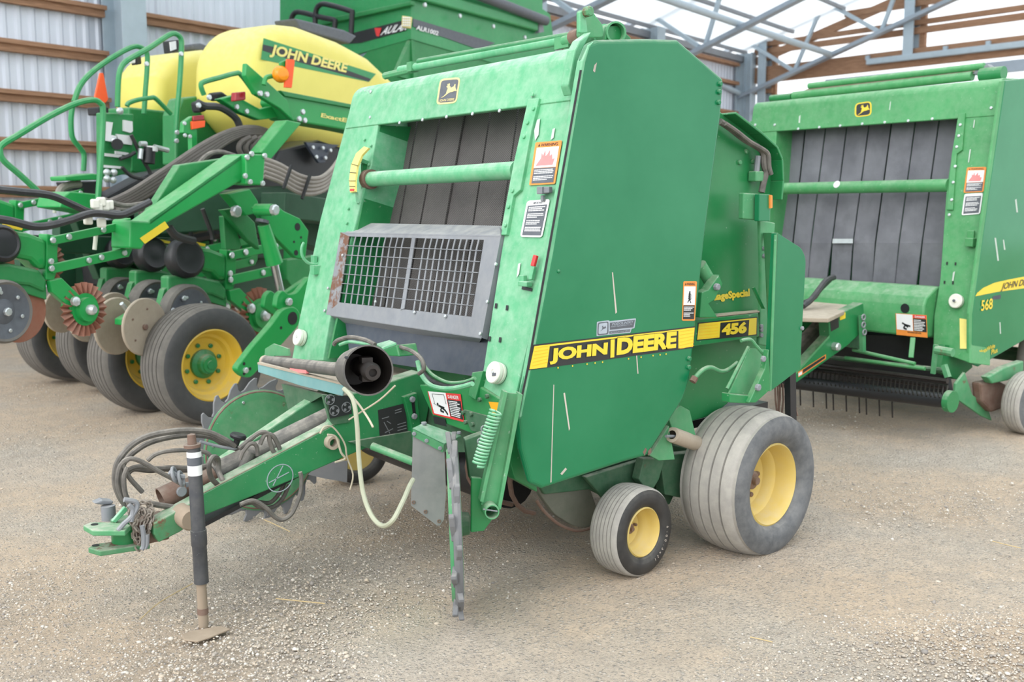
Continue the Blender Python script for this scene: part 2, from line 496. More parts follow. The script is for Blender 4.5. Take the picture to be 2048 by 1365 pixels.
def uv_planar(o, pu, pv):
    """UVs in metres along two directions"""
    me = o.data; uv = me.uv_layers.new(name='UVMap'); pu = Vector(pu); pv = Vector(pv)
    for l in me.loops:
        co = me.vertices[l.vertex_index].co
        uv.data[l.index].uv = (co.dot(pu), co.dot(pv))

DEER = [(.05,.04),(.20,.13),(.33,.27),(.36,.45),(.40,.60),(.36,.66),(.30,.70),(.30,.75),(.38,.76),(.33,.84),(.38,.92),(.42,.84),(.46,.94),(.50,.86),(.48,.78),(.55,.70),(.58,.62),(.76,.70),(.80,.84),(.86,.83),(.86,.68),(.90,.56),(.97,.44),(.99,.38),(.85,.40),(.72,.34),(.58,.34),(.44,.26),(.30,.14),(.16,.05)]
def wheel(parent, name, c, axis, r, w, rr, treads, mats, dish=.5, rimmat=None, hubmat=None, bolts=5, hub=.35, grooves=4, seg=64, deep=None, crown=.955):
    """c: centre, axis: unit vector out of the visible face; tire and rim as sub-parts"""
    rimmat = rimmat or M['rim']; hubmat = hubmat or M['rust']
    e = D.objects.new(name, None); COL.objects.link(e); e.parent = parent; e.empty_display_size = .1
    _base[e.name] = _base.get(parent.name) or parent.location.copy()
    h = w / 2; prof = []; mi = []
    side = [(-h * .72, rr), (-h * .90, rr + (r - rr) * .14), (-h * .985, rr + (r - rr) * .34), (-h, rr + (r - rr) * .52), (-h * .965, rr + (r - rr) * .70), (-h * .89, rr + (r - rr) * .85), (-h * .80, r * crown)]
    prof += side; mi += [1] * len(side)
    g = grooves; tw = h * .80
    for i in range(g + 1):
        a = -tw + 2 * tw * i / (g + 1); b = -tw + 2 * tw * (i + 1) / (g + 1); gw = tw * .035; cr = lambda t: r * (1 - (1 - crown) * .72 * abs(t / tw) ** 2.2)
        prof += [(a + gw, cr(a + gw)), (b - gw, cr(b - gw))]; mi += [0, 0]
        if i < g: prof += [(b - gw * .8, cr(b) - r * treads), (b + gw * .8, cr(b) - r * treads)]; mi += [0, 0]
    prof += [(-a_, b_) for a_, b_ in side[::-1]]; mi[-1] = 0; mi += [1] * len(side); mi[len(side) - 2] = 0; mi[len(side) - 1] = 0; mi[len(prof) - len(side)] = 0
    obj('tire', MB().lathe(c, axis, prof, seg, mi), mats, e, smooth=50)
    if deep is None: deep = h * 1.1
    z0 = h * .74
    rp = [(z0 - .02, rr * 1.03), (z0 + .006, rr * 1.05), (z0 + .012, rr * 1.0), (z0 - .004, rr * .96), (z0 - .03, rr * .93), (z0 - deep * .55, rr * .88), (z0 - deep * .62, rr * .80), (z0 - deep * .9, rr * .74), (z0 - deep, rr * .6), (z0 - deep, hub * rr), (z0 - deep, 0)]
    ob = obj('rim', MB().lathe(c, axis, rp, seg), rimmat, e, smooth=40)
    ax = Vector(axis).normalized(); c = Vector(c)
    hl = min(.10, rr * .34)
    hp = [(z0 - deep - .01, hub * rr), (z0 - deep + hl * .3, hub * rr), (z0 - deep + hl * .5, hub * rr * .72), (z0 - deep + hl * .9, hub * rr * .66), (z0 - deep + hl, hub * rr * .5), (z0 - deep + hl, hub * rr * .3), (z0 - deep + hl * 1.3, hub * rr * .28), (z0 - deep + hl * 1.3, 0)]
    obj('hub', MB().lathe(c, axis, hp, 20), hubmat, e, smooth=35)
    if bolts:
        b = MB(); a1 = ax.orthogonal().normalized(); a2 = ax.cross(a1)
        for k in range(bolts):
            t = 2 * math.pi * k / bolts + .3
            b.bolt(c + ax * (z0 - deep) + (a1 * math.cos(t) + a2 * math.sin(t)) * rr * .56, ax, rr * .065, .018)
        obj('wheel_bolts', b, hubmat, e)
    b = MB().lathe(c, axis, [(-h * .7, rr * 1.02), (-h * .7, 0)], 24)
    obj('rim_back', b, rimmat, e)
    return e
# ================================================================== the ground and the shed
def grid_ground():
    n = 260; X0, X1, Y0, Y1 = -12, 46, -14, 44
    xs = np.linspace(X0, X1, n); ys = np.linspace(Y0, Y1, n)
    rng = np.random.RandomState(3)
    Z = np.zeros((n, n))
    for k in range(26):
        fx, fy = rng.uniform(-3.2, 3.2, 2); ph = rng.uniform(0, 6.28); Z += .004 * np.sin(fx * xs[:, None] + fy * ys[None, :] + ph)
    Z -= .012
    vs = [(xs[i], ys[j], min(Z[i, j], .006)) for i in range(n) for j in range(n)]
    fs = [(i * n + j, (i + 1) * n + j, (i + 1) * n + j + 1, i * n + j + 1) for i in range(n - 1) for j in range(n - 1)]
    m = MB(); m.add(vs, fs)
    return obj('floor', m, M['ground'], None, smooth=True, kind='structure', label='tan gravel floor of the shed')
_base[''] = Vector((0, 0, 0))
def obj_top(name, mb, mat, **k):
    return obj(name, mb, mat, None, **k)
_obj0 = obj
def obj(name, mb, mat, parent=None, **k):
    if parent is None:
        class _P: pass
        me = D.meshes.new(name); me.from_pydata(mb.v, [], mb.f)
        mats = mat if isinstance(mat, (list, tuple)) else [mat]
        for m in mats: me.materials.append(m)
        if len(mats) > 1: me.polygons.foreach_set('material_index', mb.m)
        sm = k.pop('smooth', False)
        if sm: me.polygons.foreach_set('use_smooth', [True] * len(me.polygons))
        o = D.objects.new(name, me); COL.objects.link(o); _base[o.name] = Vector((0, 0, 0))
        bv = k.pop('bevel', 0); k.pop('seg', None)
        if bv:
            b = o.modifiers.new('edge', 'BEVEL'); b.width = bv; b.segments = 2; b.limit_method = 'ANGLE'
        for a, c in k.items(): o[a] = c
        return o
    return _obj0(name, mb, mat, parent, **k)

floor = grid_ground()
def pebbles():
    """loose stones over the nearer ground, gathered in drifts"""
    rng = np.random.RandomState(11)
    bm = bmesh.new(); bmesh.ops.create_icosphere(bm, subdivisions=1, radius=1.0)
    base = np.array([tuple(v.co) for v in bm.verts]); tri = np.array([[v.index for v in f.verts] for f in bm.faces]); bm.free()
    nb = len(base)
    pts = []
    while len(pts) < 36000:
        x = rng.uniform(-60, 2110); y = rng.uniform(770, 1400)
        r = ray(x, y); p = EYE + r * (-EYE.z / r.z)
        d = (p - EYE).length
        if d > 11: continue
        drift = .5 + .5 * math.sin(1.9 * p.x + 1.1 * p.y + 1.3 * math.sin(2.3 * p.y)) * math.sin(1.3 * p.x - 2.1 * p.y + 1.0)
        if rng.rand() < .3 + .7 * drift ** 2: pts.append((p.x, p.y, drift))
    V = []; F = []
    for i, (x, y, dr) in enumerate(pts):
        s = min(.012, .0023 * math.exp(abs(rng.normal(0, .45)))) * (.8 + .5 * dr)
        b = base * np.array([rng.uniform(.8, 1.4), rng.uniform(.7, 1.1), rng.uniform(.5, .8)]) * (1 + rng.normal(0, .13, (nb, 1))) * s
        a = rng.uniform(0, 6.28); ca, sa = math.cos(a), math.sin(a)
        V.append(np.stack([b[:, 0] * ca - b[:, 1] * sa + x, b[:, 0] * sa + b[:, 1] * ca + y, b[:, 2] + s * .25], 1))
        F.append(tri + nb * i)
    V = np.concatenate(V); F = np.concatenate(F)
    me = D.meshes.new('gravel'); me.vertices.add(len(V)); me.vertices.foreach_set('co', V.ravel())
    me.loops.add(F.size); me.loops.foreach_set('vertex_index', F.ravel())
    me.polygons.add(len(F)); me.polygons.foreach_set('loop_start', np.arange(0, F.size, 3)); me.polygons.foreach_set('loop_total', np.full(len(F), 3))
    me.polygons.foreach_set('use_smooth', [True] * len(F)); me.update(calc_edges=True)
    tint = me.color_attributes.new('tint', 'FLOAT_COLOR', 'POINT')
    t = np.repeat(rng.rand(len(pts)), nb); tint.data.foreach_set('color', np.stack([t, t, t, np.ones_like(t)], 1).ravel())
    m, nt, bs = new_mat('gravel_stone'); at = N(nt, 'ShaderNodeAttribute', attribute_name='tint')
    nt.links.new(ramp(nt, at.outputs['Fac'], [(0, (.25, .23, .215)), (.3, (.40, .36, .31)), (.55, (.50, .42, .33)), (.85, (.56, .52, .46)), (1, (.64, .60, .54))]).outputs[0], bs.inputs['Base Color'])
    bs.inputs['Roughness'].default_value = .9
    me.materials.append(m)
    o = D.objects.new('gravel', me); COL.objects.link(o); _base['gravel'] = Vector((0, 0, 0))
    o['kind'] = 'stuff'; o.parent = floor
pebbles()

WA = math.radians(16.2)
wd = Vector((math.cos(WA), math.sin(WA), 0)); wnrm = Vector((wd.y, -wd.x, 0))       # along the wall; into the shed
w0 = ZP(0)(100, 672)
WALL = Pl(w0, wnrm)
def WS(s, z, d=0): return w0 + wd * s + Vector((0, 0, z)) + wnrm * d
S_END = 20.3; EAVE = 5.66
# -- corrugated sheeting
m = MB(); s = -6.0; P = []
while s < S_END:
    for ds, d in ((0, 0), (.055, 0), (.085, .024), (.125, .024), (.155, 0)): P.append((s + ds, d - .08))
    s += .18
bot = [WS(a, .28, d) for a, d in P]; top = [WS(a, EAVE, d) for a, d in P]
n = len(P)
m.add(bot + top, [[i, i + 1, n + i + 1, n + i] for i in range(n - 1)])
wall_left = obj('wall_left', m, M['corr'], None, kind='structure', label='pale blue corrugated steel side wall of the shed')
cols = [1.13, 5.6, 10.15, 14.95, 20.1]
for y in (10, 103, 199, 291, 383, 664):
    z = WALL(120, y).z
    for a, b in zip([-6.2] + cols, cols + [None]):
        if b is None: continue
        m = MB()
        for z0, h, w in ((z + .035, .055, .20), (z - .035, .09, .09)):
            m.bar(WS(a + .17, z0, .02), WS(b - .17, z0, .02), w, h)
        obj('girt', m, M['wood'], wall_left, bevel=.004)
for z in (4.95, 5.45):
    for a, b in zip(cols[1:], cols[2:]):
        obj('girt', MB().bar(WS(a + .17, z, .02), WS(b - .17, z, .02), .2, .09), M['wood'], wall_left, bevel=.004)
def hbeam(p, q, out, w, dpt, t=.025):
    p = Vector(p); q = Vector(q); out = Vector(out).normalized(); lat = (q - p).normalized().cross(out)
    m = MB()
    for k in (-1, 1): m.bar(p + out * (k * (dpt / 2 - t / 2)), q + out * (k * (dpt / 2 - t / 2)), w, t, out)
    m.bar(p, q, t, dpt - t, out)
    return m
for i, s in enumerate(cols):
    obj('column', hbeam(WS(s, 0, .22), WS(s, EAVE + .1, .22), wnrm, .36, .46), M['beam'], wall_left, bevel=.006)
obj('eave_strut', MB().bar(WS(-6, EAVE - .05, .1), WS(S_END, EAVE - .05, .1), .12, .16), M['galv'], wall_left)
obj('baseboard_left', MB().bar(WS(-6, .13, .0), WS(S_END, .13, .0), .16, .27), M['concrete'], None, kind='structure', label='pale concrete kerb along the foot of the corrugated wall', bevel=.01)
obj('trim_1', MB().bar(WS(-6, .31, .03), WS(S_END, .31, .03), .14, .08), M['wood'], None, kind='structure', label='brown timber sill on the kerb of the corrugated wall')
# -- open end wall
ed = Vector((.058, -.998, 0)).normalized(); enrm = Vector((-ed.y, ed.x, 0)); enrm = -enrm if enrm.x > 0 else enrm
e0 = WS(S_END, 0, .1)
END = Pl(e0, enrm)
def ES(t, z, d=0): return e0 + ed * t + Vector((0, 0, z)) + enrm * d
def et(x, y): p = END(x, y); return (p - e0).dot(ed), p.z
# -- roof pitch from the truss at the third column
def TR(s): return Pl(WS(s, 0), ed.cross(Vector((0, 0, 1))))
a_, b_ = TR(cols[3])(1255, 52), TR(cols[3])(1356, 0)
pitch = (b_.z - a_.z) / ((b_ - a_).dot(ed)); 
pitch = max(.25, min(.55, pitch))
RW = 9.5
ceiling = obj('ceiling', MB().bar(WS(-6, EAVE + RW * pitch + .16, RW * .97), WS(S_END, EAVE + RW * pitch + .16, RW * .97), .3, .05), M['beam'], None, kind='structure', label='translucent white sheet roof on steel trusses')
s = -5.4
while s < S_END:
    w = 1.02
    a, b = WS(s, EAVE + .16), WS(min(s + w, S_END + .2), EAVE + .16)
    sl = ed * RW + Vector((0, 0, RW * pitch))
    k = .012 if int(round(s)) % 2 else 0
    obj('roof_sheet', MB().prism([a + Vector((0, 0, k)), b + Vector((0, 0, k)), b + sl + Vector((0, 0, k)), a + sl + Vector((0, 0, k))], (0, 0, .008)), M['roof'], ceiling)
    s += 1.0
for k in range(7):
    t = .15 + k * 1.5
    obj('purlin', MB().bar(WS(-5.4, EAVE + .1 + t * pitch) + ed * t, WS(S_END, EAVE + .1 + t * pitch) + ed * t, .06, .09), M['galv'], ceiling)
def truss(si, top, chord, webs):
    s = cols[si]; T = TR(s); D_ = D.objects.new('roof_truss', None); COL.objects.link(D_); D_.parent = ceiling; _base[D_.name] = Vector((0, 0, 0))
    def ln(p, q, w, nm, ext0=0, ext1=0):
        a, b = T(*p), T(*q); d = (b - a)
        a2 = a - d * ext0; b2 = b + d * ext1
        obj(nm, MB().bar(a2, b2, .09, w, T.n), M['beam_d'] if nm != 'web' else M['beam'], D_)
    ln(*top, .17, 'top_chord', .12, 1.6)
    ln(*chord, .20, 'bottom_chord', .25, .7)
    for p, q in webs: ln(p, q, .07, 'web')
truss(4, ((1448, 106), (1690, -8)), ((1485, 192), (1902, 0)), [((1495, 84), (1589, 143)), ((1589, 142), (1645, 10)), ((1652, 5), (1758, 63)), ((1763, 62), (1787, -2))])
truss(3, ((1255, 52), (1356, 0)), ((1388, 105), (1594, 0)), [((1306, 32), (1397, 92)), ((1412, 87), (1440, -6))])
truss(2, ((1010, 38), (1090, -6)), ((1077, 67), (1214, 0)), [((1105, -4), (1154, 30))])
T3, T4 = TR(cols[3]), TR(cols[4])
obj('strut', MB().tube([TR(cols[2])(1262, -26), T3(1474, 47), T4(1662, 109)], .075, 10), M['beam'], ceiling, smooth=True)
obj('strut', MB().tube([T3(1262, 88), T4(1482, 188)], .07, 10), M['beam'], ceiling, smooth=True)
# -- end wall frame
wall_end = obj('wall_end', hbeam(ES(.02, 0, .1), ES(.02, EAVE, .1), ed, .3, .3), M['beam'], None, kind='structure', label='open end wall of the shed, bare posts and brown girts')
def epost(x, y, w, z1, z0=0):
    t, _ = et(x, y)
    return t
t_p, z_h = et(1822, 118)
_, z_top = et(1822, -60)
for x, z0, z1 in ((1532, 0, 6.4), (1822, z_h, 10.0), (2075, z_h, 12)):
    t, _ = et(x, 100)
    obj('post', hbeam(ES(t, z0, .02), ES(t, z1, .02), enrm, .26, .3), M['beam'], wall_end, bevel=.005)
    obj('post', MB().bar(ES(t + .24, z0, -.1), ES(t + .24, z1, -.1), .14, .1, enrm), M['wood'], wall_end)
tm = et(2500, 100)[0]
for (x, y), h in (((1820, 63), .15), ((1820, 8), .15), ((1575, 82), .12)):
    t, z = et(x, y)
    t0 = .3 if y > 20 else et(1690, 5)[0]
    obj('girt', MB().bar(ES(t0, z, -.03), ES(tm, z, -.03), .10, h), M['wood'], wall_end)
_, zh = et(1900, 107)
obj('header_beam', MB().bar(ES(.3, zh, -.02), ES(tm, zh, -.02), .16, .42), M['wood'], wall_end, bevel=.005)
_, zt = et(1900, 121); t0 = et(1655, 140)[0]
obj('door_track', MB().bar(ES(et(1740, 130)[0], zt + .16, .14), ES(tm, zt + .16, .14), .12, .14), M['beam'], wall_end, bevel=.02)
obj('door_head', MB().bar(ES(t0, zt - .28, .05), ES(tm, zt - .28, .05), .1, .26), M['beam_d'], wall_end, bevel=.01)
obj('rake_beam', MB().bar(ES(0, EAVE - .2, -.05), ES(9.5, EAVE - .2 + 9.5 * pitch, -.05), .1, .2), M['wood'], wall_end)
for x, y in ((1510, 225), (1505, 185)):
    t, z = et(x, y)
    obj('girt', MB().bar(ES(.2, z, -.03), ES(et(1545, y)[0], z, -.03), .1, .12), M['wood'], wall_end)
for k in range(9):
    t = et(1740, 130)[0] + 1.0 * k
    obj('track_bracket', MB().box(ES(t, zt + .27, .12), .06, .1, .1), M['beam'], wall_end)
# ================================================================== the folded planter at the left
PA = math.radians(21)
pu = Vector((math.cos(PA), math.sin(PA), 0)); pv = Vector((-math.sin(PA), math.cos(PA), 0))
def PV(c): return Pl(pv * c, pv)
P_ = root('planter', 'large green folded planter with two yellow seed tanks, behind the mesh guard baler', 'planter', (3.6, 8.2, 0))
WAX = Vector((.242, -.970, 0)).normalized()
TM = [M['tread_p'], M['side_p']]
c1 = ZP(0)(437, 851) + Vector((0, 0, .455)) - WAX * .17
for c in (c1, c1 - WAX * .76):
    wheel(P_, 'wheel', c, WAX, .46, .34, .265, .025, TM, bolts=8, grooves=5, deep=.13, rimmat=M['yellow'], hubmat=M['green'], hub=.42)
c3 = ZP(0)(250, 781) + Vector((0, 0, .455)) - WAX * .2
for c in (c3, c3 - WAX * .76):
    wheel(P_, 'wheel', c, WAX, .46, .34, .265, .025, TM, bolts=8, grooves=5, deep=.13, rimmat=M['yellow'], hubmat=M['green'], hub=.42)
obj('wheel_axle', MB().tube([c1 + WAX * .1, c1 - WAX * 1.0], .06, 12), M['bright_shade'], P_, smooth=True)
obj('wheel_axle', MB().tube([c3 + WAX * .1, c3 - WAX * 1.0], .06, 12), M['bright_shade'], P_, smooth=True)
obj('cross_axle', MB().tube([c1 + Vector((.3, .6, .45)), c3 + Vector((.3, -.2, .45))], .10, 12), M['bright_shade'], P_, smooth=True)
def pp(name, mat, c, poly, th=.06, bevel=.008, parent=None, d=0, **k):
    return plate(name, M[mat], PV(c), poly, th, parent or P_, bevel=bevel, d=d, **k)
def pbolts(name, c, pts, r=.02, d=.0, mat='zinc', parent=None):
    m = MB()
    for x, y in pts: m.bolt(PV(c)(x, y, d), -pv, r, r * .9)
    obj(name, m, M[mat], parent or P_)
def ptube(name, mat, c, pts, r, n=5, parent=None, seg=8):
    cs = c if isinstance(c, (list, tuple)) else [c] * len(pts)
    return obj(name, MB().tube([PV(k)(*p) for p, k in zip(pts, cs)], r, seg, n), M[mat], parent or P_, smooth=True)
# -- seed tanks
t1 = pp('seed_tank', 'tank', 7.15, [(505, 100), (545, 43), (610, 50), (690, 80), (748, 112), (806, 168), (840, 225), (800, 310), (560, 285), (500, 215)], .86, .24, seg=8)
for p in t1.data.polygons: p.use_smooth = True
t2 = pp('seed_tank', 'tank', 8.7, [(314, 150), (346, 106), (420, 98), (500, 130), (540, 230), (500, 280), (340, 262), (308, 215)], .72, .2, seg=8)
for p in t2.data.polygons: p.use_smooth = True
obj('tank_lid', MB().prism([PV(7.4)(x, y) for x, y in ((590, 36), (690, 60), (715, 72), (700, 88), (600, 60))], pv * .3), M['decal_grey'], t1, bevel=.02)
obj('tank_lid', MB().prism([PV(9.0)(x, y) for x, y in ((385, 88), (402, 86), (420, 92), (420, 104), (388, 100))], pv * .4), M['decal_grey'], t2, bevel=.02)
TD = PV(7.15)
db = flat('name_decal', M['cart'], TD, [(527, 76), (752, 148), (738, 164), (522, 119)], t1, d=.002)
flat('decal_band', M['decal_k'], TD, [(526, 89), (600, 106), (742, 158), (738, 163), (600, 125), (525, 101)], db, d=.004)
lettering('JOHN DEERE', TD, (538, 114), (691, 151), (545, 88), M['decal_y2'], db, d=.007, offset=.04)
# -- tool bar carrying the model name, diagonal plate and arms
bar_ = pp('tool_bar', 'bright', 6.5, [(561, 181), (720, 212), (760, 275), (684, 259), (602, 245), (575, 239), (555, 205)], .22, .015)
pp('bar_lip', 'bright_shade', 6.5, [(561, 181), (720, 212), (720, 219), (570, 192)], .04, .004, bar_, d=.03)
lettering('ExactEmerge', PV(6.5), (641, 237), (738, 257), (643, 226), M['decal_y2'], bar_, d=.004, offset=.03)
pp('diagonal_plate', 'bright', 6.45, [(493, 126), (526, 155), (575, 200), (590, 245), (561, 218), (511, 188), (491, 151)], .05)
pbolts('plate_bolts', 6.4, [(519, 187), (532, 189), (604, 224), (597, 238), (608, 241)], .024)
pp('diagonal_arm', 'bright', 6.2, [(521, 305), (574, 240), (604, 246), (540, 322)], .14, .01)
boom = pp('wing_boom', 'bright', 5.75, [(262, 441), (297, 443), (485, 309), (495, 308), (494, 356), (300, 466), (284, 499), (260, 497)], .20, .012)
obj('boom_top', MB().prism([PV(5.75)(300, 440), PV(5.75)(485, 309), PV(6.1)(460, 318), PV(6.1)(300, 422)], (0, 0, -.03)), M['bright_shade'], boom)
pp('boom_reflector', 'decal_y', 5.75, [(280, 477), (330, 443), (338, 455), (290, 488)], .004, 0, boom, d=.004)
blk = pp('boom_block', 'bright', 5.7, [(492, 308), (531, 309), (527, 371), (493, 369)], .2, .01)
pbolts('block_bolts', 5.7, [(502, 308), (528, 312), (499, 364), (524, 367), (493, 315), (489, 352)], .02, 0, 'zinc', blk)
pp('boom_rib', 'bright_shade', 6.0, [(360, 330), (480, 312), (492, 330), (480, 345), (345, 400), (300, 425)], .08)
# -- lift bracket, cylinder and wheel arm
lb = pp('lift_bracket', 'bright', 5.75, [(510, 415), (530, 408), (552, 409), (568, 422), (600, 437), (618, 462), (611, 520), (592, 516), (556, 480), (528, 447)], .05)
m = MB()
for x, y, r in ((595, 454, .03), (592, 506, .022), (602, 475, .01), (588, 484, .01), (604, 487, .01)): m.lathe(PV(5.75)(x, y, .001), -pv, [(0, r), (.002, r), (.002, 0)], 14)
obj('bracket_hole', m, M['black'], lb)
obj('bracket_pin', MB().tube([PV(5.75)(512, 420, .0), PV(5.75)(545, 420, .14)], .045, 14), M['bright'], lb, smooth=35)
pbolts('pin_bolt', 5.6, [(546, 420)], .04, 0, 'zinc', lb)
pp('upper_strut', 'bright', 6.0, [(455, 388), (500, 378), (516, 402), (520, 425), (492, 432)], .1)
pbolts('strut_bolt', 5.95, [(469, 423)], .045)
pp('strut_plate', 'bright_shade', 6.15, [(445, 420), (480, 415), (510, 445), (520, 500), (495, 480)], .06)
pp('hanger', 'bright_shade', 6.2, [(447, 432), (464, 432), (484, 490), (480, 500), (452, 500)], .06, .01)
cyl = obj('lift_cylinder', MB().tube([PV(5.72)(527, 450), PV(5.72)(549, 527)], .046, 18, r2=.066), M['bright'], P_, smooth=40)
obj('cylinder_rod', MB().tube([PV(5.75)(547, 522), PV(5.75)(563, 595)], .032, 14), M['steel'], cyl, smooth=40)
obj('cylinder_cap', MB().tube([PV(5.72)(525, 440), PV(5.72)(524, 446)], .05, 12), M['decal_grey'], cyl)
wa = pp('wheel_arm', 'bright', 5.62, round_poly([(472, 738), (505, 694), (545, 648), (566, 618), (590, 612), (602, 628), (598, 652), (550, 705), (500, 758), (484, 752)], 10), .06)
m = MB().lathe(PV(5.62)(585, 637, .001), -pv, [(0, .05), (.003, .05), (.003, 0)], 18)
for x, y in ((562, 656), (488, 748), (500, 738), (488, 728)): m.lathe(PV(5.62)(x, y, .001), -pv, [(0, .012), (.002, .012), (.002, 0)], 10)
obj('arm_hole', m, M['black'], wa)
pbolts('arm_bolts', 5.62, [(490, 741)], .022, 0, 'zinc', wa)
for c, dx in ((5.95, -24), (5.66, 0)):
    pp('arm_yoke', 'bright', c, round_poly([(556 + dx, 590), (566 + dx, 580), (578 + dx, 590), (594 + dx, 586), (620, 552), (625, 600), (600 + dx, 632), (572 + dx, 630), (552 + dx, 615)], 6), .05)
pbolts('yoke_bolt', 5.64, [(576, 604)], .03, .0)
pp('side_frame', 'bright_shade', 6.3, [(575, 520), (640, 510), (640, 640), (600, 600), (575, 560)], .1)
obj('frame_tube', MB().bar(PV(6.6)(545, 410), PV(6.6)(760, 440), .3, .22), M['under'], P_, bevel=.01)
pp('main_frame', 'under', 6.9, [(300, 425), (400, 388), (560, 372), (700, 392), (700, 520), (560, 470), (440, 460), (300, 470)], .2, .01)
pp('rear_frame_plate', 'under', 7.9, [(150, 440), (700, 440), (700, 560), (560, 600), (200, 560)], .1)  # dark sheet put in as the shadow behind the row units
# -- crowded underside of the folded wings, black boxes added for its deep shade
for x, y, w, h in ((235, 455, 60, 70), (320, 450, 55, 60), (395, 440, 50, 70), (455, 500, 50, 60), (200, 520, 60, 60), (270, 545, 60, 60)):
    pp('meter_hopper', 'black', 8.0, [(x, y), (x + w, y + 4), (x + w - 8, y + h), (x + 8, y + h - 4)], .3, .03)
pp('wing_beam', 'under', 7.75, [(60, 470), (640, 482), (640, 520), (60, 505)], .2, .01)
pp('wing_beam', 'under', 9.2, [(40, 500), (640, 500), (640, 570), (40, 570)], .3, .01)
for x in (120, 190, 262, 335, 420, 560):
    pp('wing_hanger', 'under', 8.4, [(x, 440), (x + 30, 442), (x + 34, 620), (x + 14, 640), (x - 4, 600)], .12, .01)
ptube('vacuum_pipe', 'black', 8.2, [(230, 430), (330, 440), (430, 445), (560, 430)], .07, 4)
ptube('vacuum_pipe', 'black', 7.6, [(300, 500), (420, 470), (520, 468), (640, 480)], .05, 4)
for k in range(4):
    ptube('valve_hose', 'hose2', 7.4 + .1 * k, [(330 + 40 * k, 425), (345 + 38 * k, 470), (352 + 36 * k, 520)], .02, 4)
